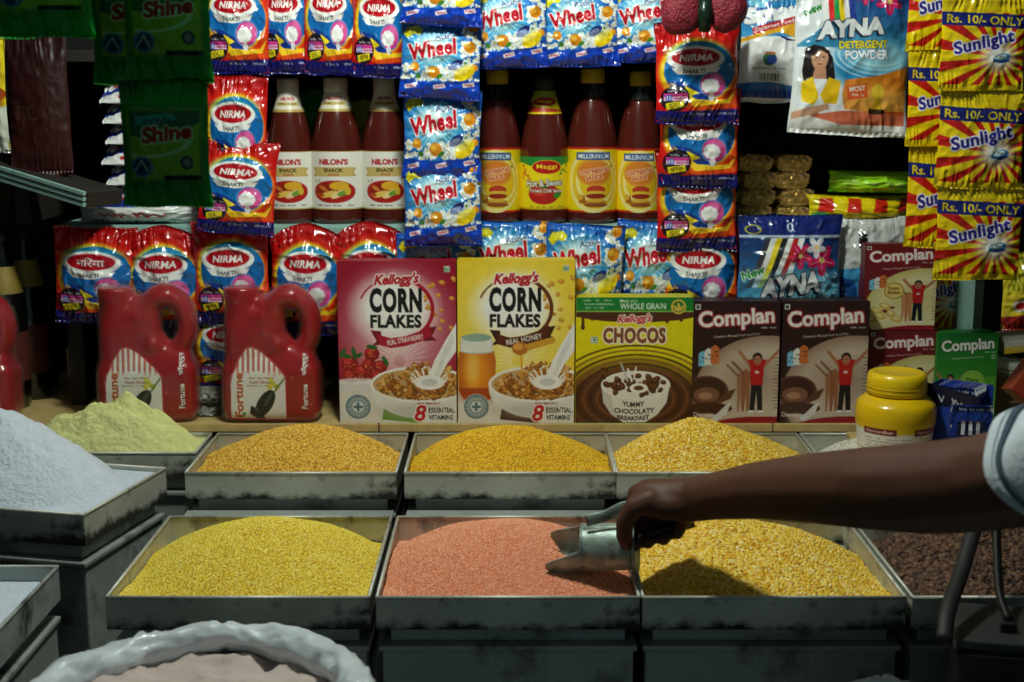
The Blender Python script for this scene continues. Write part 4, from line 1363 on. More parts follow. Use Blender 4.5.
def carton(name, cv, W, H, D, side, m=CARD):
    """printed carton; origin bottom centre of the front face"""
    nx, ny = cv.nx, cv.ny
    u, v = np.meshgrid(np.linspace(-.5, .5, nx), np.linspace(1, 0, ny))
    bow = -.0012 * np.cos(np.pi * u) * np.sin(np.pi * v)
    V = np.stack([u * (W - .001), bow - .0004, .0005 + v * (H - .001)], -1).reshape(-1, 3)
    front = np_mesh(name + '_front', V, grid_quads(nx, ny), m, cv.out().reshape(-1, 3))
    sm = mat('%s_side_card_%d_%d_%d' % ((name,) + tuple(side)), side, rough=.45, var=.06)
    bodym = box_mesh(name + '_body', -W / 2, W / 2, .0002, D, 0, H - .0015, sm, .001)
    flap = box_mesh(name + '_flap', -W / 2 + .002, W / 2 - .002, .001, D * .62, H - .0012, H - .0003, sm)
    return dict(name=name, meshes=[('front_panel', front), ('carton_body', bodym), ('top_flap', flap)], W=W, H=H)


def put(P, rect, Y, label, cat, group=None, roll=0, tilt=0, yaw=0, z=None, name=None):
    """stand a copy of a pack so that it fills the pixel rect at distance Y"""
    b, w, h = rect_at(*rect, Y)
    if z is not None:
        b.z = z
    r = thing(name or P['name'], label, cat, b, (math.radians(tilt), math.radians(roll), math.radians(yaw)), group)
    sx, sz = w / P['W'], h / P['H']
    r.scale = (sx, (sx + sz) / 2, sz)
    for n, me in P['meshes']:
        link(n, me, r)
    return r

# ================================================================ PACKETS ON AND UNDER THE SHELVES
cvN, cvND, cvW = p_nirma(), p_nirma(True), p_wheel()
NIR = [pillow('detergent_packet', cvN, .138, .178, .042, s, back=(150, 20, 20)) for s in (3, 17)]
NIRB = [pillow('detergent_packet', cvN, .138, .178, .05, 29, back=(150, 20, 20), wr=1.2, gather=True), pillow('detergent_packet', cvND, .138, .178, .05, 41, back=(150, 20, 20), wr=1.2)]
WHE = [pillow('detergent_packet', cvW, .137, .133, .04, s, back=(20, 60, 150)) for s in (5, 23)]
GN_, GW_ = 'red detergent packets with blue ovals', 'blue detergent packets with a red slanted word'
# red packets: (pack, rect, Y, label, roll, tilt)
RN = 'red blue-oval detergent packet'
for P, rc, Y, lb, ro, ti in [
    (NIR[0], (203, -30, 270, 72), 2.475, RN + ', first of the top row beside the dark green sachets', 1, -3),
    (NIR[1], (259, -32, 313, 72), 2.490, RN + ', second in the top row above the first white labelled bottle', 0, -3),
    (NIR[0], (304, -33, 358, 73), 2.480, RN + ', third in the top row above the middle white labelled bottle', 0, -3),
    (NIR[1], (351, -28, 408, 76), 2.465, RN + ', last of the top row beside the blue packets', 2, -3),
    (NIR[1], (204, 78, 268, 182), 2.455, RN + ', upright beside the first white labelled bottle', 1, -4),
    (NIR[0], (238, 132, 292, 222), 2.60, RN + ', mostly hidden in the gap before the first bottle', 0, 0),
    (NIR[0], (196, 141, 274, 232), 2.425, RN + ', hanging over the teal shelf edge, tilted outward', 4, -10),
    (NIRB[1], (55, 229, 138, 322), 2.462, RN + ' and Hindi lettering, hanging over the dark gap at left', 2, -2),
    (NIRB[0], (128, 228, 206, 330), 2.464, RN + ', hanging behind the cap of the first oil jug', 0, -2),
    (NIR[1], (196, 224, 272, 322), 2.452, RN + ', hanging between the two oil jugs', -1, -2),
    (NIRB[0], (268, 226, 344, 332), 2.463, RN + ', hanging behind the handle of the second oil jug', 3, -2),
    (NIRB[0], (334, 224, 410, 330), 2.465, RN + ', only its gathered top showing above the strawberry cereal carton', 0, -2),
    (NIR[0], (655, 24, 739, 122), 2.405, RN + ', topmost of the column right of the bottles', -1, -5),
    (NIR[1], (657, 90, 738, 186), 2.425, RN + ', second from top of the column right of the bottles', 1, -5),
    (NIR[0], (656, 152, 737, 249), 2.440, RN + ', third from top of the column right of the bottles', -1, -5),
    (NIR[1], (658, 224, 738, 326), 2.450, RN + ', lowest of the column, above the chocolate cereal carton', 0, -3),
]:
    put(P, rc, Y, lb, 'detergent', GN_, ro, ti)
put(NIR[0], (196, 302, 272, 392), 2.466, RN + ', low between the oil jugs, mostly hidden', 'detergent', GN_, -1, -2)
# blue packets
BN_ = 'blue detergent packet'
for P, rc, Y, lb, ro, ti in [
    (WHE[0], (400, -50, 482, 24), 2.395, BN_ + ', cut by the top edge, at the head of the column', 2, -6),
    (WHE[1], (470, -12, 549, 67), 2.450, BN_ + ', top row above the first yellow labelled bottle', -2, -4),
    (WHE[0], (543, -11, 620, 65), 2.462, BN_ + ', top row above the red oval labelled bottle', -2, -4),
    (WHE[1], (611, -14, 688, 61), 2.470, BN_ + ', top row beside the dark red pouch', -1, -4),
    (WHE[1], (398, 22, 480, 98), 2.405, BN_ + ', second from top of the hanging column', 3, -6),
    (WHE[0], (402, 92, 481, 178), 2.415, BN_ + ', third from top of the hanging column', 1, -6),
    (WHE[1], (404, 164, 483, 244), 2.405, BN_ + ', lowest of the hanging column, over the shelf edge', -1, -7),
    (WHE[0], (398, 234, 478, 310), 2.450, BN_ + ', under the shelf behind the strawberry cereal carton', -1, -2),
    (WHE[1], (470, 223, 552, 304), 2.455, BN_ + ', under the shelf behind the honey cereal carton', 1, -2),
    (WHE[0], (543, 226, 622, 312), 2.440, BN_ + ', under the shelf above the chocolate cereal carton', 2, -2),
    (WHE[1], (613, 223, 690, 310), 2.462, BN_ + ', under the shelf half covered by the red column', 2, -2),
]:
    put(P, rc, Y, lb, 'detergent', GW_, ro, ti)

AYN = pillow('washing_powder_bag', p_ayna(), .20, .245, .05, 51, back=(220, 225, 228), wr=.9)
put(AYN, (787, -12, 906, 131), 2.40, 'large white washing powder bag printed with a woman in a yellow scarf', 'detergent', None, 3, -6)
AYB = pillow('washing_powder_bag', p_ayna_bag(), .18, .145, .05, 57, back=(30, 50, 110), wr=.9)
put(AYB, (736, 217, 840, 306), 2.43, 'blue washing powder bag with pink flowers above the dark drink cartons', 'detergent', None, 0, -3)
SMA = pillow('washing_powder_bag', p_smart(), .14, .19, .05, 61, back=(225, 228, 230), wr=.8)
put(SMA, (736, -8, 817, 101), 2.452, 'blue and white washing powder bag with a printed globe, top row', 'detergent', None, 2, -6)
cg = CV(60, 90, 1.1, (196, 202, 200))
cg.grad(0, 90, (206, 210, 206), (180, 188, 190)).poly([(0, 50), (22, 46), (24, 90), (0, 90)], (60, 150, 200)).poly([(0, 56), (14, 60), (20, 90), (0, 90)], (30, 80, 150)).ell(20, 16, 3, 2, (20, 20, 24)).poly([(17, 18), (23, 18), (24, 27), (20, 31), (16, 27)], (20, 20, 24))
GRY = pillow('plastic_bag', cg, .10, .15, .04, 63, back=(180, 184, 184))
put(GRY, (834, 219, 908, 310), 2.455, 'pale grey plastic bag with a punched black slot', 'bag', None, 0, -2)

SUN = [flat_sachet('detergent_sachet', p_sunlight(), .135, .145, .018, s) for s in (71, 73)]
SL = 'yellow red-rayed price sachet'
for P, rc, Y, lb, ro in [
    (SUN[0], (936, -4, 1023, 91), 2.185, SL + ', top of the front strip', 1),
    (SUN[1], (933, 90, 1021, 188), 2.190, SL + ', middle of the front strip', 1),
    (SUN[0], (931, 184, 1019, 280), 2.195, SL + ', bottom of the front strip', 1),
    (SUN[1], (905, -46, 978, 52), 2.30, SL + ', top of the strip hanging behind', 0),
    (SUN[0], (904, 51, 978, 146), 2.30, SL + ', middle of the strip hanging behind', 0),
    (SUN[1], (903, 145, 977, 247), 2.305, SL + ', third of the strip hanging behind', 0),
    (SUN[0], (904, 250, 973, 332), 2.475, SL + ', lowest, above the green drink carton', 0),
]:
    put(P, rc, Y, lb, 'sachet', 'strips of yellow sachets', ro, 0)
SHI = flat_sachet('scouring_sachet', p_shine(), .10, .137, .014, 81, m=FILMT, back=(20, 130, 50))
for rc, Y, lb in [((124, 80, 213, 206), 1.60, 'green sachet with a red word on a dark panel, hanging lowest'),
                  ((126, -46, 214, 82), 1.60, 'green sachet above the lowest hanging one, cut by the top edge'),
                  ((94, -44, 186, 84), 1.68, 'dark green sachet hanging just behind the green strip'),
                  ((-10, -92, 95, 37), 1.50, 'dark green sachet in the top left corner')]:
    put(SHI, rc, Y, lb, 'sachet', 'hanging green sachets', 0, 0)

# cartons on the board
YB = 2.368
put(carton('cereal_carton', p_cornflakes(False), .2, .28, .055, (150, 20, 45)), (340, 262, 457, 424), YB, 'red cereal carton with strawberries and a bowl of corn flakes', 'cereal box', 'cereal cartons', z=BOARD_Z)
put(carton('cereal_carton', p_cornflakes(True), .2, .28, .055, (220, 190, 20)), (458, 262, 574, 425), YB, 'yellow cereal carton with a honey jar and a bowl of corn flakes', 'cereal box', 'cereal cartons', z=BOARD_Z)
put(carton('cereal_carton', p_chocos(), .2, .22, .055, (200, 190, 10)), (575, 298, 691, 424), YB, 'yellow and brown cereal carton with a green top band and chocolate bowl', 'cereal box', 'cereal cartons', z=BOARD_Z)
CPL = carton('drink_mix_carton', p_complan('choc'), .15, .21, .06, (40, 16, 16))
put(CPL, (691, 300, 777, 422), YB, 'dark brown drink mix carton next to the chocolate cereal carton', 'drink mix box', 'drink mix cartons', z=BOARD_Z)
put(CPL, (779, 300, 865, 422), YB + .001, 'dark brown drink mix carton behind the yellow jar', 'drink mix box', 'drink mix cartons', z=BOARD_Z)
CPK = carton('drink_mix_carton', p_complan('kesar'), .125, .148, .05, (100, 20, 26))
lo = put(CPK, (866, 330, 934, 418), 2.405, 'maroon drink mix carton partly hidden behind the yellow jar lid', 'drink mix box', 'drink mix cartons', z=BOARD_Z)
put(CPK, (862, 247, 934, 333), 2.404, 'maroon drink mix carton standing on top of another one', 'drink mix box', 'drink mix cartons', z=BOARD_Z + CPK['H'] * lo.scale.z + .0005)
CPP = carton('drink_mix_carton', p_complan('pista'), .105, .145, .05, (30, 120, 40))
put(CPP, (934, 331, 994, 418), 2.39, 'green drink mix carton beside the maroon cartons', 'drink mix box', 'drink mix cartons', z=BOARD_Z)


# ================================================================ BOTTLES
SAUCE = mat('dark_red_sauce_in_glass', (84, 30, 22), rough=.16, coat=.6, var=.12, vscale=16)
DGLASS = mat('empty_dark_bottle_glass', (26, 34, 30), rough=.1, coat=.5)


def prof_r(prof, z):
    return float(np.interp(z, [p[1] for p in prof], [p[0] for p in prof]))


def wrap_label(name, cv, prof, z0, z1, m=PAPER, span=2 * math.pi, off=.0006):
    nx, ny = cv.nx, cv.ny
    a, z = np.meshgrid(np.linspace(-span / 2, span / 2, nx), np.linspace(z1, z0, ny))
    r = np.interp(z, [p[1] for p in prof], [p[0] for p in prof]) + off
    V = np.stack([r * np.sin(a), -r * np.cos(a), z], -1).reshape(-1, 3)
    return np_mesh(name, V, grid_quads(nx, ny), m, cv.out().reshape(-1, 3))


def smooth_prof(pts, n=10):
    return [(max(0.0, p[0]), p[1]) for p in catmull(pts, n)]


R0 = .0465
BP = [(0, 0), (R0 * .9, 0), (R0, .006)] + smooth_prof([(R0, .012), (R0, .08), (R0, .125), (R0 * .93, .155), (R0 * .74, .192), (R0 * .53, .222), (R0 * .42, .242), (R0 * .40, .255)]) + [(0, .255)]
NECK = [(r, z) for r, z in BP if z > .205]
capm = {'cream': mat('cream_metal_cap', (222, 214, 192), rough=.4, metal=.2), 'yellow': mat('dull_yellow_cap', (206, 178, 30), rough=.45), 'green': mat('dark_green_cap', (40, 44, 30), rough=.4)}


def bottle_kind(lab, neck, cap, lz, nz, empty):
    parts = []
    top = .215 if empty else .255
    pr = [(r, z) for r, z in BP if z <= top] + [(0, top)]
    parts.append(('glass_body', pr, SAUCE))
    if empty:
        q = [(prof_r(BP[:-1], z), z) for z in np.linspace(top + .0004, .255, 12)] + [(0, .2552)]
        parts.append(('bottle_neck', q, DGLASS))
    rc = R0 * .47
    parts.append(('cap', [(rc * .98, .240), (rc, .241), (rc, .262), (rc * .9, .2655), (0, .2658)], capm[cap]))
    return parts, wrap_label('label_wrap', lab, BP, *lz), (wrap_label('neck_wrap', neck, BP, *nz, off=.0009) if neck else None)


KIN = {'nilon': bottle_kind(p_nilons(), p_nilons_neck(), 'cream', (.027, .133), (.204, .240), False),
       'maggi': bottle_kind(p_maggi(), p_maggi_neck(), 'green', (.026, .122), (.198, .239), False),
       'mill': bottle_kind(p_millennium(), None, 'yellow', (.020, .132), None, True)}
_bm = {}


def bottle(kind, x0, x1, ytop, Y, label, rz=0):
    a, b = at(x0, 200, Y), at(x1, 200, Y)
    r = thing('sauce_bottle', label, 'bottle', ((a.x + b.x) / 2, Y + .03, MID_Z), (0, 0, math.radians(rz)), 'sauce bottles on the teal shelf')
    sx = (b.x - a.x) / (2 * R0)
    sz = (at(0, ytop, Y + .03).z - MID_Z) / .2658
    r.scale = (sx, sx, sz)
    parts, lw, nw = KIN[kind]
    for n, pr, m in parts:
        key = (kind, n)
        if key in _bm:
            link(n, _bm[key], r)
        else:
            _bm[key] = lathe(n, pr, m, 40, r).data
    link('label_wrap', lw, r)
    if nw:
        link('neck_label', nw, r)
    return r


WB, YBt = 'brown sauce bottle with a white label', 'brown sauce bottle with a yellow burger label'
bottle('nilon', 265, 312, 78, 2.515, WB + ', next to the red packets', 3)
bottle('nilon', 310, 362, 77, 2.515, WB + ', middle of three', -2)
bottle('nilon', 361, 408, 77, 2.515, WB + ', beside the blue packets', 4)
bottle('mill', 474, 521, 69, 2.515, YBt + ', beside the blue column', -4)
bottle('maggi', 520, 569, 76, 2.515, 'brown sauce bottle with a yellow and green label and a red oval', 0)
bottle('mill', 567, 618, 68, 2.515, YBt + ', between two other bottles', 2)
bottle('mill', 617, 663, 71, 2.515, YBt + ', beside the red packet column', -4)

# ================================================================ RED OIL JUGS
JU = .00163      # metres per design unit
JW, JH, JD = 99, 135, 46


def jug_meshes():
    bm = bmesh.new()

    def rb(x0, x1, y0, y1, d, bev):
        b2 = bmesh.new()
        bmesh.ops.create_cube(b2, size=1)
        for v in b2.verts:
            v.co = ((x0 + x1) / 2 + v.co.x * (x1 - x0), v.co.y * d, JH - (y0 + y1) / 2 + v.co.z * (y1 - y0))
        bmesh.ops.bevel(b2, geom=list(b2.edges), offset=bev, segments=5, affect='EDGES', profile=.5)
        me = bpy.data.meshes.new('t'); b2.to_mesh(me); b2.free(); bm.from_mesh(me); bpy.data.meshes.remove(me)

    rb(1, 98, 72, 135, JD, 12)
    rb(3, 92, 62, 100, JD * .95, 16)
    rb(4, 46, 26, 90, JD * .88, 14)
    rb(18, 62, 16, 90, JD * .80, 14)
    rb(60, 94, 60, 95, JD * .85, 12)
    # neck and cap
    bmesh.ops.create_cone(bm, segments=32, radius1=19, radius2=16, depth=30, cap_ends=True, matrix=Matrix.Translation((22, 0, JH - 20)))
    bmesh.ops.create_cone(bm, segments=32, radius1=18, radius2=17.5, depth=13, cap_ends=True, matrix=Matrix.Translation((21, 0, JH - 7)))
    # handle ring
    n = 44
    for k in range(n):
        a = 2 * math.pi * k / n
        c = (69 + 21 * math.cos(a), 0, JH - 38 + 29 * math.sin(a))
        w = 10.5 if math.cos(a) > .2 else 12
        bmesh.ops.create_icosphere(bm, subdivisions=2, radius=w, matrix=Matrix.Translation(c) @ Matrix.Diagonal((1, 1.55, 1, 1)))
    for (x, y, s) in ((54, 26, 12), (53, 38, 12.5), (53, 48, 13), (56, 58, 15), (44, 30, 14), (42, 18, 10), (44, 44, 14)):
        bmesh.ops.create_icosphere(bm, subdivisions=2, radius=s, matrix=Matrix.Translation((x, 0, JH - y)) @ Matrix.Diagonal((1, 1.5, 1, 1)))
    for v in bm.verts:
        v.co = ((v.co.x - JW / 2) * JU, v.co.y * JU, v.co.z * JU)
    RP = mat('red_jug_plastic', (160, 20, 30), rough=.3, coat=.5, var=.06, bump=.15, bscale=30)
    me = remesh('oil_jug_body', bm, RP, .0028, 18)
    return me


def drape_print(name, cv, me, x0, x1, z0, z1, off=.0012, rot=False):
    """print laid on the front of a mesh by casting along +Y"""
    bvh = BVHTree.FromPolygons([v.co[:] for v in me.vertices], [list(p.vertices) for p in me.polygons])
    nx, ny = cv.nx, cv.ny
    C, M = cv.out(), cv.mask()
    if rot:
        C, M = np.rot90(C).copy(), np.rot90(M).copy()
        nx, ny = ny, nx
    V = np.zeros((ny, nx, 3))
    for i in range(ny):
        for j in range(nx):
            x, z = x0 + (x1 - x0) * j / (nx - 1), z1 + (z0 - z1) * i / (ny - 1)
            h = bvh.ray_cast(Vector((x, -.5, z)), Vector((0, 1, 0)))
            V[i, j] = (x, (h[0].y if h[0] else 0) - off, z)
    return np_mesh(name, V.reshape(-1, 3), grid_quads(nx, ny, mask=M), PAPER, C.reshape(-1, 3))


JM = jug_meshes()
jl = drape_print('jug_label', p_fortune(), JM, (8 - 49.5) * JU, (69 - 49.5) * JU, 3 * JU, 80 * JU)
js = drape_print('jug_side_lettering', p_fortune_side(), JM, (81 - 49.5) * JU, (89 - 49.5) * JU, 12 * JU, 74 * JU, rot=True)
wrapm = bpy.data.materials.new('clear_shrink_film')
wrapm.use_nodes = True
nt = wrapm.node_tree
for nd in list(nt.nodes):
    if nd.type != 'OUTPUT_MATERIAL':
        nt.nodes.remove(nd)
mx = nt.nodes.new('ShaderNodeMixShader'); tr = nt.nodes.new('ShaderNodeBsdfTransparent'); gl = nt.nodes.new('ShaderNodeBsdfGlossy')
lw = nt.nodes.new('ShaderNodeLayerWeight'); fr = nt.nodes.new('ShaderNodeMapRange'); no = nt.nodes.new('ShaderNodeTexNoise'); bp = nt.nodes.new('ShaderNodeBump')
no.inputs['Scale'].default_value = 26; no.inputs['Detail'].default_value = 3
bp.inputs['Strength'].default_value = 1.0; bp.inputs['Distance'].default_value = .012
gl.inputs['Roughness'].default_value = .06; lw.inputs['Blend'].default_value = .25
fr.inputs[3].default_value = .035; fr.inputs[4].default_value = .4
nt.links.new(lw.outputs['Facing'], fr.inputs[0])
nt.links.new(no.outputs[0], bp.inputs['Height']); nt.links.new(bp.outputs[0], gl.inputs['Normal']);
nt.links.new(fr.outputs[0], mx.inputs[0]); nt.links.new(tr.outputs[0], mx.inputs[1]); nt.links.new(gl.outputs[0], mx.inputs[2])
nt.links.new(mx.outputs[0], nt.nodes['Material Output'].inputs[0])
WM = JM.copy()
WM.materials.clear(); WM.materials.append(wrapm)
wv = np.zeros(len(WM.vertices) * 3); WM.vertices.foreach_get('co', wv); wv = wv.reshape(-1, 3)
wn = np.zeros(len(WM.vertices) * 3); WM.vertices.foreach_get('normal', wn); wn = wn.reshape(-1, 3)
wv += wn * (.0022 + .0030 * np.abs(fbm(wv[:, 0] * 34 + wv[:, 1] * 30, wv[:, 2] * 26, 5, 2))[:, None])
WM.vertices.foreach_set('co', wv.ravel()); WM.update()
for (x0, y0, x1, y1), lb, rz, Y in [((222, 288, 321, 424), 'red plastic oil jug with a white label, beside the strawberry cereal carton', 0, 2.375),
                                ((97, 288, 197, 420), 'red plastic oil jug with a white label, behind the gram flour', 4, 2.375),
                                ((-84, 294, 16, 424), 'red plastic oil jug cut by the left edge of the view', 0, 2.375)]:
    b, w, h = rect_at(x0, y0, x1, y1, Y)
    r = thing('oil_jug', lb, 'jug', (b.x, Y + .027, BOARD_Z), (0, 0, math.radians(rz)), 'red oil jugs in clear wrap')
    s = w / (JW * JU)
    r.scale = (s, s, (at(0, y0, Y).z - BOARD_Z) / (JH * JU))
    link('jug_body', JM, r); link('label_sheet', jl, r); link('side_lettering', js, r); link('shrink_wrap', WM, r)

# ================================================================ YELLOW JAR, SACHET BOX
pk = thing('support_plank', 'thin wooden plank across the bean tray under the yellow jar', 'plank', (.572, 2.13, RIM_B + .0032))
box('board', 0, .33, 0, .2, 0, .008, WOODL, pk, .001)
JZ = RIM_B + .0117
jb = at(894, 440, 2.225)
yj = thing('ghee_jar', 'round yellow plastic jar with a wide yellow screw lid', 'jar', (jb.x, 2.225, JZ))
YP = mat('yellow_plastic', (240, 196, 10), rough=.28, coat=.4, var=.04)
jp = [(0, 0), (.054, 0), (.058, .004)] + smooth_prof([(.0585, .01), (.0615, .035), (.0645, .055), (.062, .070), (.051, .080), (.045, .083)], 6) + [(0, .0835)]
lathe('jar_body', jp, YP, 48, yj)
lathe('screw_lid', [(.045, .0838), (.0475, .085), (.0478, .108), (.0455, .1155), (.040, .118), (.036, .1165), (0, .1160)], mat('yellow_lid_plastic', (246, 206, 12), rough=.3, coat=.3), 48, yj)
for k in range(2):
    lathe('lid_rib', [(.0472, .089 + .006 * k), (.0487, .090 + .006 * k), (.0472, .0915 + .006 * k)], MATS['yellow_lid_plastic'], 48, yj)
link('label_wrap', wrap_label('jar_label', p_jar(), jp, .006, .050), yj)
yj.scale = (1, 1, (at(894, 371, 2.225).z - JZ) / .118)

sb = at(930, 440, 2.19)
ca = thing('sachet_carton', 'open blue carton holding a row of sachets beside the yellow jar', 'carton', (sb.x + .004, 2.235, JZ), (0, 0, math.radians(-38)))
ca.scale = (1.22, 1.1, 1.18)
bpy.context.view_layer.update()
BLU = mat('blue_printed_card', (30, 60, 150), rough=.4, coat=.1, var=.2, vscale=25)
cvb = CV(60, 60, 1.3, (30, 66, 160))
cvb.poly([(0, 0), (60, 0), (60, 14), (0, 22)], (20, 24, 50)).script(14, 34, 12, 6, (220, 220, 225), 5, 1.2).ell(44, 30, 14, 12, (150, 60, 40), soft=.4).grad(52, 60, (24, 50, 130), (20, 40, 110))
nx, ny = cvb.nx, cvb.ny
u, v = np.meshgrid(np.linspace(0, .072, nx), np.linspace(.09, 0, ny))
z_ = v * (1 - .12 * u / .072)
link('front_panel', np_mesh('sachet_carton_front', np.stack([u, u * 0, z_], -1).reshape(-1, 3), grid_quads(nx, ny), CARD, cvb.out().reshape(-1, 3)), ca)
box('carton_base', 0, .072, .0005, .06, 0, .001, BLU, ca)
box('side_panel', 0, .001, .0008, .06, .001, .086, BLU, ca)
box('side_panel', .071, .072, .0008, .06, .001, .055, BLU, ca)
box('back_panel', .001, .071, .059, .06, .001, .086, BLU, ca)
BS = flat_sachet('small_sachet', p_bluesachet(), .058, .078, .004, 91, back=(200, 205, 210), wr=.3)
for k in range(6):
    o = (ca.matrix_basis @ Vector((.036, .008 + k * .0085, .006)))
    s_l = 'sachet standing in the open blue carton, %s in the row' % ('front', 'second', 'third', 'fourth', 'fifth', 'rearmost')[k]
    r = thing('small_sachet', s_l, 'sachet', o, (math.radians(-8), 0, math.radians(-38)), 'sachets in the blue carton')
    r.scale = (1.15, 1, 1.22)
    for n, me in BS['meshes']:
        link(n, me, r)
fr_ = put(BS, (948, 393, 992, 444), 2.155, 'blue sachet with three white figures leaning in front of the blue carton', 'sachet', None, 2, -6, z=JZ + .002)

# ================================================================ SMALLER SHELF GOODS
# white packs stacked flat at the left of the shelf
cvw = CV(60, 26, 1.4, (232, 234, 232))
cvw.poly([(0, 0), (60, 0), (60, 7), (10, 9)], (30, 60, 150)).script(12, 44, 16, 5, (190, 40, 40), 7, 1.2).script(8, 52, 22, 2, (80, 90, 120), 3)
cvl = CV(50, 70, 1.2, (236, 238, 236))
cvl.poly([(13, 0), (25, 0), (25, 62), (13, 50)], (36, 66, 160)).rect(5, 18, 8, 50, (190, 40, 40)).rect(30, 8, 36, 62, (190, 40, 40)).script(40, 48, 20, 2, (80, 90, 120), 3)
WPK = pillow('white_pack', cvl, .075, .12, .033, 101, back=(230, 232, 230), wr=.8)
ord_ = ('lowest', 'second from the bottom', 'third from the bottom', 'fourth from the bottom', 'fifth from the bottom', 'topmost')
lie = Matrix(((0, 0, -1), (1, 0, 0), (0, -1, 0)))
for k in range(6):
    p = at((98, 104, 99, 103, 100, 97)[k], 197 - k * 20.6, 2.50)
    r = thing('white_pack', 'small white pack with blue and red print, ' + ord_[k] + ' of the stack', 'packet', (p.x + .125, 2.535, p.z), (Matrix.Rotation(math.radians(24), 3, 'X') @ lie).to_euler(), 'stack of small white packs')
    for n, me in WPK['meshes']:
        link(n, me, r)
put(pillow('white_pack', cvw, .21, .045, .08, 107, back=(225, 226, 224)), (80, 206, 199, 231), 2.52, 'long white pack with a blue corner lying on the teal shelf', 'packet', None, z=MID_Z + .001)

# dark left cabinet
a1, a2 = at(-30, 156, 2.46), at(88, 192, 2.36)
dv = (Vector((a2.x, a2.y, 0)) - Vector((a1.x, a1.y, 0)))
ang = math.atan2(dv.y, dv.x)
cab = thing('side_shelf', 'pale grooved shelf edge of the dark side cabinet at left', 'shelf', (a1.x, a1.y, a1.z), (0, math.atan2(a1.z - a2.z, dv.length), ang))
L_ = dv.length
box('board', 0, L_, .008, .1, -.03, -.004, DARKW, cab)
for k in range(3):
    box('edge_moulding', 0, L_, -.004 + .002 * k, .003 + .002 * k, -.008 - k * .010, -.001 - k * .010, TEAL, cab, .001)
box('bracket', .01, .03, .02, .16, -.12, -.0305, DARKW, cab)
cvm = CV(60, 100, 1, (52, 16, 16))
cvm.grad(0, 100, (40, 12, 12), (60, 18, 16)).text('REAL', 30, 56, 40, 10, (66, 40, 32))
MRN = pillow('maroon_packet', cvm, .11, .2, .03, 111, m=CARD, back=(50, 16, 16), wr=.5)
put(MRN, (12, 36, 74, 172), 2.46, 'dim maroon film packet standing in the side cabinet', 'packet')
cvy = CV(40, 100, 1, (226, 200, 30))
for k in range(12):
    r_ = random.Random(k)
    cvy.ell(r_.uniform(4, 36), r_.uniform(4, 60), 4, 5, (190, 140, 20))
cvy.poly([(0, 70), (40, 60), (40, 100), (0, 100)], (200, 206, 190)).ell(30, 50, 10, 8, (150, 60, 20))
put(pillow('yellow_packet', cvy, .10, .2, .03, 113, back=(200, 180, 40)), (-56, 38, 11, 150), 2.20, 'yellow packet cut by the left edge above the side shelf', 'packet')

# dark drink bottles below the cabinet
DB = mat('black_drink_bottle', (14, 10, 10), rough=.12, coat=.6)
DL = mat('dull_yellow_label', (150, 128, 56), rough=.5, var=.2)
for x, yt, Y, lb in ((11, 232, 2.50, 'dark drink bottle with a yellow neck label behind the cut-off red jug'), (33, 226, 2.58, 'dark drink bottle standing second from the left edge')):
    p = at(x, 400, Y)
    r = thing('drink_bottle', lb, 'bottle', (p.x, Y, BOARD_Z), group='dark drink bottles')
    hh = at(x, yt, Y).z - BOARD_Z
    pr = [(0, 0), (.034, 0), (.037, .01), (.037, hh * .55), (.033, hh * .68), (.019, hh * .84), (.0135, hh * .92), (.0135, hh * .96)]
    lathe('bottle_glass', pr + [(0, hh * .961)], DB, 28, r)
    lathe('bottle_cap', [(.0155, hh * .945), (.0155, hh * .995), (0, hh)], mat('dark_cap', (40, 30, 24), rough=.4), 24, r)
    lathe('neck_label', [(prof_r(pr, z) + .0006, z) for z in np.linspace(hh * .66, hh * .81, 6)], DL, 28, r)
    lathe('front_label', [(.0378, hh * .16), (.0378, hh * .44)], mat('dim_red_label', (90, 40, 34), rough=.5), 28, r)
put(carton('small_carton', p_plain((150, 130, 100), (90, 50, 40), 3, 30, 44), .055, .09, .04, (110, 95, 70)), (68, 342, 99, 388), 2.6, 'dim beige carton in the dark gap behind the flour heaps', 'carton', z=BOARD_Z)
put(carton('small_carton', p_plain((110, 80, 62), (80, 40, 34), 5, 30, 50), .04, .1, .04, (80, 60, 44)), (36, 336, 53, 386), 2.64, 'narrow brownish carton beside the dark bottles', 'carton', z=BOARD_Z)
# grey cloth bundle between the jugs
for k, (yy, lb) in enumerate(((2.44, 'crumpled grey bag, lower of two between the oil jugs'), (2.448, 'crumpled grey bag, upper of two between the oil jugs'))):
    gb = pillow('grey_bag', CV(40, 20, 1.2, (120, 122, 112)), .06, .03, .05, 121 + k, back=(110, 112, 104), wr=1.6)
    put(gb, (190, 404 - 18 * k, 228, 423 - 18 * k), yy, lb, 'bag', None)

# packs glimpsed behind the white labelled bottles
for rc, col, lb in (((296, 96, 328, 218), (70, 170, 40), 'green pack glimpsed between the first and second white labelled bottles'), ((348, 106, 374, 218), (220, 210, 40), 'yellow pack glimpsed between the second and third white labelled bottles')):
    put(pillow('snack_pack', p_plain(col, (240, 240, 200), 4, 30, 100), .06, .2, .04, 131, back=col), rc, 2.64, lb, 'packet', None, z=MID_Z + .004)

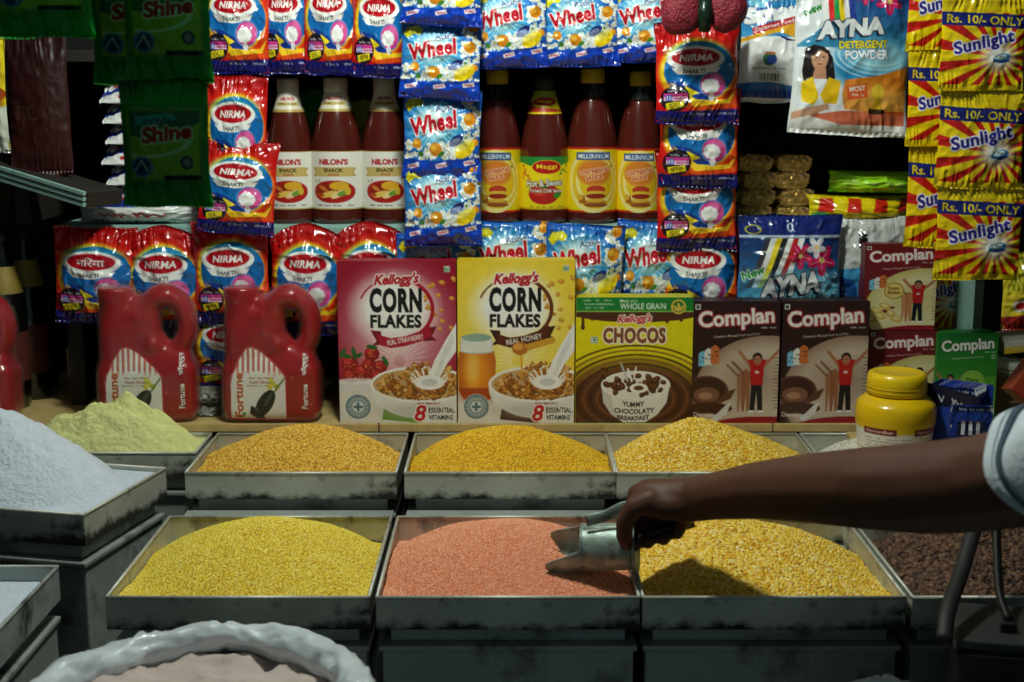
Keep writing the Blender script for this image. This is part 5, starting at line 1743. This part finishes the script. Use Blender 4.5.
# gold foil bricks
FOIL = mat('gold_brown_foil', (226, 180, 96), rough=.2, metal=.6, var=.5, vscale=70, bump=1.0, bscale=130, dirt=(84, 50, 22), dscale=60, dlo=.48, dhi=.6)
bmf = bmesh.new()
bmesh.ops.create_cube(bmf, size=1)
bmesh.ops.subdivide_edges(bmf, edges=list(bmf.edges), cuts=7, use_grid_fill=True)
for v in bmf.verts:
    n_ = float(fbm(v.co.x * 5 + v.co.y * 3, v.co.z * 5 + v.co.y * 4, 9, 3))
    v.co = v.co * (1 + .06 * n_)
    if abs(v.co.x) > .42:
        v.co.z *= .74 + .1 * n_
    v.co = (v.co.x * .058, v.co.y * .05, v.co.z * .030)
foil_me = bm_mesh('foil_brick', bmf, FOIL, smooth=False)
tw_me = tube('twist', [(0, 0, 0), (.004, 0, .001), (.008, 0, 0)], [.006, .004, .009], FOIL, None, 8)
twm = tw_me.data
bpy.data.objects.remove(tw_me)
rows = ('bottom', 'second', 'third', 'top')
for ci in range(2):
    for ri in range(4):
        p = at(755 + ci * 36, 209 - ri * 18, 2.56)
        r = thing('foil_sweet_pack', 'gold foil wrapped sweet pack, %s row, %s column' % (rows[ri], ('inner', 'outer')[ci]), 'sweets', (p.x + .004 * ((ri * 7 + ci) % 3 - 1), 2.555, MID_Z + .0155 + ri * .0305), (0, math.radians((ri * 37 + ci * 13) % 7 - 3), math.radians((ri * 53) % 9 - 4)), 'gold foil sweet packs')
        link('foil_wrapper', foil_me, r)
        for s in (-1, 1):
            o = link('twisted_end', twm, r)
            o.location = (s * .0285, 0, 0)
            o.rotation_euler = (0, 0, 0 if s > 0 else math.pi)
# green and yellow pouches lying on the shelf
cvgp = CV(60, 18, 1.5, (176, 246, 40)); cvgp.script(10, 50, 9, 2.4, (225, 250, 150), 3).rect(0, 14, 60, 18, (130, 214, 30))
cvyp = CV(60, 18, 1.5, (240, 216, 20))
for k in range(4):
    cvyp.poly([(6 + k * 15, 2), (13 + k * 15, 2), (12 + k * 15, 10), (4 + k * 15, 10)], (214, 40, 24))
cvyp.rect(0, 14, 60, 18, (210, 190, 20)).ell(6, 13, 5, 3, (60, 140, 90))
put(pillow('flat_pouch', cvyp, .15, .04, .07, 141, back=(220, 200, 20)), (806, 190, 914, 219), 2.495, 'yellow pouch with red patches lying under the green pouch', 'pouch', None, z=MID_Z + .002)
put(pillow('flat_pouch', cvgp, .13, .034, .06, 143, back=(120, 190, 30)), (827, 171, 916, 193), 2.485, 'bright green pouch lying on top of the yellow one', 'pouch', None, 1)

# dark red pouch at the top
mp = at(702, 34, 2.35)
mr_ = thing('gathered_pouch', 'dark red netted pouch with two lobes hanging above the red packets', 'pouch', (mp.x, 2.33, mp.z))
MRD = mat('dark_red_net', (132, 26, 44), rough=.55, var=.3, vscale=90, bump=1.0, bscale=220)
for s in (-1, 1):
    bm = bmesh.new()
    bmesh.ops.create_icosphere(bm, subdivisions=4, radius=1)
    for v in bm.verts:
        n_ = float(fbm(v.co.x * 2 + 4 * s, v.co.z * 2 + v.co.y, 15, 3))
        q = v.co * (1 + .07 * n_)
        v.co = (s * .036 + q.x * .034, q.y * .022, .036 + q.z * .037 + s * .003)
    link('lobe', bm_mesh('lobe', bm, MRD, smooth=True), mr_)
tube('dark_centre', [(0, -.006, .004), (0, -.012, .03), (0, -.01, .06)], [.010, .014, .009], mat('dark_green_foil', (30, 50, 40), rough=.3, metal=.4, bump=.6), mr_, 12)
tube('gold_tie', [(-.02, -.01, .062), (0, -.016, .066), (.02, -.01, .062)], [.004, .006, .004], mat('gold_thread', (200, 150, 50), rough=.3, metal=.8, bump=.6, bscale=200), mr_, 10)
tube('hanging_string', [(0, 0, .07), (0, 0, .4)], .001, mat('pale_string', (150, 150, 140), rough=.8), mr_, 6)

# strings that carry the sachet strips
for px, Y, zt, lb in ((168, 1.60, at(168, -46, 1.60).z, 'string above the green sachet strip'), (140, 1.68, at(140, -44, 1.68).z, 'string above the dark green sachet'), (42, 1.50, at(42, -92, 1.5).z, 'string of the corner sachet'),
                      (980, 2.185, at(980, -4, 2.185).z, 'string above the front yellow sachet strip'), (940, 2.30, at(940, -46, 2.3).z, 'string above the rear yellow sachet strip')):
    x = at(px, 0, Y).x
    tag(tube('hanging_string', [(x, Y, zt - .002), (x, Y, 2.7)], .001, MATS['pale_string'], None, 6), 'thin pale ' + lb, 'string')

# right edge clutter
post = at(972, 300, 2.42)
tag(structure('trim_1', post.x - .014, post.x + .014, 2.45, 2.468, BOARD_Z, MID_Z - .02, TEAL), kind='structure')
cvn = CV(60, 70, 1.2, (226, 206, 50))
for k in range(0, 60, 4):
    cvn.line([(k, 0), (k + 10, 34)], .8, (90, 120, 30)).line([(k + 10, 0), (k, 34)], .8, (90, 120, 30))
cvn.ell(16, 48, 7, 6, (235, 230, 210)).ell(16, 48, 4, 3.4, (180, 30, 30)).poly([(0, 58), (60, 54), (60, 70), (0, 70)], (150, 30, 24))
put(pillow('net_patterned_packet', cvn, .11, .13, .03, 151, back=(200, 180, 50)), (1001, 252, 1066, 328), 2.34, 'yellow packet with a green net pattern at the right edge', 'packet', None, -3)
put(carton('small_carton', p_plain((214, 214, 200), (220, 190, 60), 4, 40, 20), .07, .03, .05, (200, 196, 170)), (1004, 334, 1050, 352), 2.40, 'small white and yellow carton above the orange tin at the right edge', 'carton', None, -6)
put(carton('small_carton', p_plain((190, 200, 186), (90, 120, 80), 6, 40, 20), .06, .03, .05, (180, 186, 170)), (984, 357, 1020, 376), 2.41, 'small pale green carton beside the green drink carton', 'carton', None, 8)
put(carton('snack_box', p_plain((190, 84, 50), (170, 60, 34), 8, 40, 40, None, (240, 220, 120)), .08, .08, .03, (150, 60, 34)), (1004, 345, 1066, 408), 2.24, 'orange carton leaning at an angle at the right edge', 'carton', None, 38, -12)

# ================================================================ SCOOP
SCM = mat('worn_tin_scoop', (150, 166, 156), rough=.45, metal=.35, var=.35, vscale=40, dirt=(50, 44, 36), dscale=30, dlo=.5, dhi=.68, bump=.3, bscale=70)
S0 = at(633, 546, 1.735)
sc = thing('grain_scoop', 'round tin scoop with pointed lips dug into the pink lentils', 'scoop', S0, (0, math.radians(-5), math.radians(-10)))
rs_, na, nl = .0300, 56, 18
V, Q = [], []
for i in range(nl + 1):
    for j in range(na + 1):
        a = 2 * math.pi * j / na                      # 0 = top
        side = .5 - .5 * math.cos(a)                  # 0 top .. 1 bottom
        f = min(1, max(0, (side - .22) / .30))
        Lmax = .066 + .046 * f * f * (3 - 2 * f) - .018 * max(0, (side - .62) / .38)
        x = -Lmax * i / nl
        flare = 1 + .10 * max(0, -x - .06) / .05
        ang_ = a + .35
        V.append((x, -math.sin(ang_) * rs_ * flare, math.cos(ang_) * rs_ * flare))
for i in range(nl):
    for j in range(na):
        Q.append((i * (na + 1) + j, i * (na + 1) + j + 1, (i + 1) * (na + 1) + j + 1, (i + 1) * (na + 1) + j))
me = np_mesh('scoop_cup', V, Q, SCM)
cup = link('scoop_cup', me, sc)
so = cup.modifiers.new('thickness', 'SOLIDIFY'); so.thickness = .0014; so.offset = 0
o_ = lathe('back_plate', [(0, .0), (.029, .0), (.0325, .002), (.0355, .005), (.0355, .0065), (.031, .0035), (0, .0016)], SCM, 40, sc)
o_.rotation_euler = (0, math.radians(90), 0)
o_.location = (-.001, 0, 0)
tube('rim_band', [(-.064, -math.sin(t) * .0308, math.cos(t) * .0308) for t in np.linspace(0, 2 * math.pi, 40)], .0014, SCM, sc, 6)
g0 = sc.matrix_basis.inverted()
loc = lambda px, py, Y: g0 @ at(px, py, Y)
tube('strap', catmull([loc(586, 521, 1.728), loc(606, 515.5, 1.727), loc(624, 507, 1.726), loc(640, 508, 1.735)], 6), .0075, SCM, sc, 10, flat=.25, up=(0, 1, 0))
tube('grip', catmull([loc(634, 543, 1.737), loc(650, 534, 1.738), loc(672, 528, 1.738), loc(694, 522, 1.738)], 5), .0072, mat('black_grip_iron', (26, 24, 22), rough=.45), sc, 12)

# ================================================================ PERSON (arm reaching in from the right)
SKIN = mat('brown_skin', (88, 56, 40), rough=.55, var=.10, vscale=28, bump=.08, bscale=200, spec=.3)
pr_ = at(1330, 700, 1.05)
pe = thing('person', 'person in a white striped sleeve reaching in with a bare arm to grip a scoop', 'person', (pr_.x, 1.04, .56))
inv = Matrix.Translation(-Vector(pe.location))
A = lambda px, py, Y: inv @ at(px, py, Y)
arm = [[(A(1180, 452, 1.15), .054), (A(1060, 470, 1.27), .052), (A(985, 483, 1.345), .0505), (A(925, 488, 1.405), .0500), (A(870, 488, 1.46), .0468), (A(815, 488, 1.53), .0418), (A(762, 490, 1.605), .0360), (A(716, 496, 1.675), .0308), (A(694, 499, 1.70), .0300)]]
hand = [
    [(A(694, 499, 1.70), .0300), (A(672, 498, 1.708), .0255), (A(652, 497, 1.712), .0220), (A(640, 496, 1.718), .0180)],
    [(A(690, 496, 1.715), .026), (A(668, 494, 1.730), .0215), (A(648, 492, 1.740), .0185)],
    [(A(688, 505, 1.695), .023), (A(664, 506, 1.695), .0185), (A(646, 503, 1.697), .0165)],
    # thumb
    [(A(650, 501, 1.696), .0165), (A(634, 507, 1.694), .0135), (A(625, 522, 1.698), .0122), (A(624, 535, 1.703), .0112), (A(627, 545, 1.708), .0090)],
]
# four fingers: over the far side, under the grip, tips towards the viewer
for (kx, ky), (mx_, my_), (tx, ty), rr in (((640, 492), (633, 520), (634, 546), .0088), ((650, 490), (647, 520), (648, 542.5), .0090), ((664, 491), (663, 518), (663.5, 539.5), .0088), ((678, 494), (678, 516), (677.5, 534), .0080)):
    hand.append([(A(kx, ky, 1.740), .0125), (A(mx_, my_ - 6, 1.762), rr * 1.12), (A(mx_, my_ + 10, 1.760), rr * 1.05), (A(tx, ty, 1.742), rr * 1.0), (A(tx, ty - .5, 1.722), rr * .96)])
hand.append([(A(690, 512, 1.705), .014), (A(682, 524, 1.722), .0095), (A(678, 532, 1.732), .0085)])
body = arm + hand
# upper body beyond the frame
sh_ = A(1180, 452, 1.15)
torso_c = Vector((.03, -.02, 0))
ps = [
    [(sh_, .056), (Vector((-.02, -.02, .62)), .075), (Vector((.10, -.06, .64)), .08), (Vector((.25, -.12, .60)), .07), (Vector((.27, -.14, .36)), .048), (Vector((.20, -.02, .16)), .04)],
    [(Vector((.10, -.06, .60)), .10), (Vector((.10, -.06, .40)), .115), (Vector((.10, -.06, .15)), .125), (Vector((.10, -.06, .02)), .13)],
    [(Vector((.04, -.04, .55)), .09), (Vector((.02, -.03, .2)), .09)], [(Vector((.18, -.09, .55)), .09), (Vector((.19, -.09, .2)), .09)],
    [(Vector((.10, -.06, .66)), .055), (Vector((.09, -.04, .76)), .052)],
    [(Vector((.09, -.04, .80)), .070), (Vector((.09, -.04, .88)), .082), (Vector((.09, -.05, .93)), .078)],
    [(Vector((.055, .035, .86)), .012), (Vector((.052, .05, .845)), .013)],
    [(Vector((.01, -.06, .87)), .02), (Vector((.012, -.06, .85)), .014)], [(Vector((.165, -.03, .87)), .02), (Vector((.163, -.03, .85)), .014)],
]
link('body', fuse('person_body', body + ps, SKIN, .0029, 10), pe)
CL = mat('white_cotton_shirt', (205, 216, 224), rough=.9, var=.06, vscale=30, bump=.4, bscale=180)
shirt = [
    [(sh_, .068), (Vector((-.02, -.02, .62)), .088), (Vector((.10, -.06, .63)), .094), (Vector((.25, -.12, .60)), .082), (Vector((.265, -.135, .46)), .066)],
    [(Vector((.10, -.06, .58)), .115), (Vector((.10, -.06, .40)), .13), (Vector((.10, -.06, .15)), .14), (Vector((.10, -.06, .03)), .145)],
    [(Vector((.04, -.04, .55)), .105), (Vector((.02, -.03, .1)), .105)], [(Vector((.18, -.09, .55)), .105), (Vector((.19, -.09, .1)), .105)],
]
link('shirt', fuse('person_shirt', shirt, CL, .006, 4), pe)
hairm = mat('black_hair', (18, 14, 12), rough=.55, bump=.8, bscale=120)
link('hair', fuse('person_hair', [[(Vector((.095, -.055, .90)), .085), (Vector((.095, -.06, .945)), .084)]], hairm, .005, 3), pe)


# short sleeve: an open cloth tube with a slanted hem
def sleeve(name, t0, t1, grow, m, n=56, k=26, hemfold=True):
    P0, P1 = A(1048, 475, 1.283), A(1190, 452, 1.14)
    d = (P1 - P0).normalized()
    upv = Vector((0, 0, 1)); upv = (upv - d * upv.dot(d)).normalized()
    sd = d.cross(upv)
    V = []
    for i in range(k):
        t = t0 + (t1 - t0) * i / (k - 1)
        for j in range(n):
            a = 2 * math.pi * j / n
            top, near = math.cos(a), math.sin(a)
            c = P0.lerp(P1, t) + d * (-.026 * top * (1 - t) + .004 * math.sin(3 * a) * (1 - t))
            r = .0605 + .010 * t + grow + .0025 * math.sin(5 * a + 9 * t) * (1 - .4 * t) + .002 * math.sin(2 * a + 20 * t)
            V.append(c + (upv * top + sd * near) * r)
    Q = [(i * n + j, i * n + (j + 1) % n, (i + 1) * n + (j + 1) % n, (i + 1) * n + j) for i in range(k - 1) for j in range(n)]
    o = link(name, np_mesh(name, [v[:] for v in V], Q, m), pe)
    so = o.modifiers.new('cloth', 'SOLIDIFY'); so.thickness = .0022; so.offset = 1
    return o


sleeve('sleeve', 0, 1, 0, CL)
sleeve('hem', -.012, .05, .0018, CL, k=6)
sleeve('sleeve_stripe', .085, .125, .0026, mat('slate_blue_stripe', (66, 80, 96), rough=.9, bump=.4, bscale=180), k=6)

# ================================================================ SACKS AND BAG IN FRONT
PLAS = mat('milky_plastic_liner', (204, 213, 220), rough=.34, coat=.25, var=.14, vscale=22, bump=.9, bscale=34)
WOVEN = mat('woven_white_sack', (170, 176, 174), rough=.7, var=.15, vscale=60, bump=.6, bscale=200)


def sack(label, cx, cy, z, r, flourm, rim=.022, seed=3, ry=1.0):
    o = thing('flour_sack', label, 'sack', (cx, cy, 0), group='open sacks in front of the counter')
    n, k = 256, 28
    a = np.arange(n) / n * 2 * math.pi
    # rolled rim of the plastic liner: a bulging ring with folds
    V = []
    for i in range(k):
        t = 2 * math.pi * i / k
        fold = .004 * vnoise(a / (2 * math.pi) * 32, a * 0 + i * .3, seed) + .005 * np.abs(vnoise(a / (2 * math.pi) * 64 + .35 * i, a * 0 + i * .5, seed + 2))
        rr = rim * (1 + .16 * vnoise(a / (2 * math.pi) * 8, a * 0, seed + 1)) + fold
        R = r + rr * math.cos(t)
        V.append(np.stack([R * np.cos(a), R * np.sin(a) * ry, z + rr * math.sin(t) * 1.1 + .006 * vnoise(a / (2 * math.pi) * 8, a * 0 + 5, seed)], -1))
    V = np.concatenate(V)
    Q = [(i * n + j, i * n + (j + 1) % n, ((i + 1) % k) * n + (j + 1) % n, ((i + 1) % k) * n + j) for i in range(k) for j in range(n)]
    link('rolled_liner', np_mesh('rolled_liner', V, Q, PLAS), o)
    # woven body
    prof = [(r * 1.02, z - .012), (r * 1.10, z - .1), (r * 1.16, z * .6), (r * 1.14, z * .3), (r * 1.05, .05), (r * .9, 0), (0, 0)]
    b = lathe('sack_body', smooth_prof(prof[:-1], 4) + [(0, 0)], WOVEN, 64, o, sy=ry)
    # contents
    m = 40
    rr, aa = np.meshgrid(np.linspace(0, 1, m), np.linspace(0, 2 * math.pi, 97)[:-1])
    X, Yy = rr * r * np.cos(aa), rr * r * np.sin(aa) * ry
    H = z - .010 + .010 * fbm(X * 18, Yy * 18, seed, 5) - .003 * rr ** 4 + .006 * vnoise(X * 60, Yy * 60, seed)
    V = np.stack([X, Yy, H], -1).reshape(-1, 3)
    Q = [(i * m + j, i * m + j + 1, ((i + 1) % 96) * m + j + 1, ((i + 1) % 96) * m + j) for i in range(96) for j in range(m - 1)]
    fl = link('flour_surface', np_mesh('flour_surface', V, Q, flourm), o)
    return o


FLB = mat('pinkish_wheat_flour', (196, 180, 172), rough=.95, var=.08, vscale=30, bump=.7, bscale=90)
s1 = at(212, 650, 1.52)
sack('open sack with a thick rolled plastic liner and beige flour, lower left', s1.x + .012, 1.385, .858, .170, FLB, rim=.0155)
s2 = at(888, 676, 1.50)
sack('open sack with a pale plastic rim at the bottom right', s2.x, 1.42, .806, .09, FLB, rim=.016, seed=9)

BK = mat('black_coated_bag', (12, 13, 14), rough=.6, var=.2, bump=.3, bscale=60)
b0 = at(985, 640, 1.56)
bg = thing('black_bag', 'black box bag with a tall looped handle at the right edge', 'bag', (b0.x + .04, 1.50, .55), (0, 0, math.radians(-12)))
zt = at(985, 625, 1.56).z - .55
box('bag_body', -.085, .10, 0, .12, 0, zt - .012, BK, bg, .01)
box('top_panel', -.088, .103, -.003, .123, zt - .0115, zt, mat('dusty_black_lid', (38, 41, 42), rough=.6, var=.3, vscale=20), bg, .003)
box('lid_seam', -.09, .105, -.005, .125, zt - .02, zt - .016, BK, bg, .002)
gi = bg.matrix_basis.inverted()
tube('handle', catmull([gi @ at(944, 640, 1.50), gi @ at(948, 610, 1.535), gi @ at(962, 570, 1.60), gi @ at(975, 525, 1.66), gi @ at(980, 500, 1.68), gi @ at(990, 496, 1.685), gi @ at(996, 510, 1.68), gi @ at(997, 550, 1.64), gi @ at(1000, 595, 1.58), gi @ at(1009, 622, 1.545)], 6), .0095, BK, bg, 10, flat=.55)
for px, py, Y in ((945, 632, 1.512), (1008, 620, 1.54)):
    p = gi @ at(px, py, Y)
    box('handle_mount', p.x - .008, p.x + .008, p.y - .006, p.y + .006, zt - .004, zt + .012, BK, bg, .002)
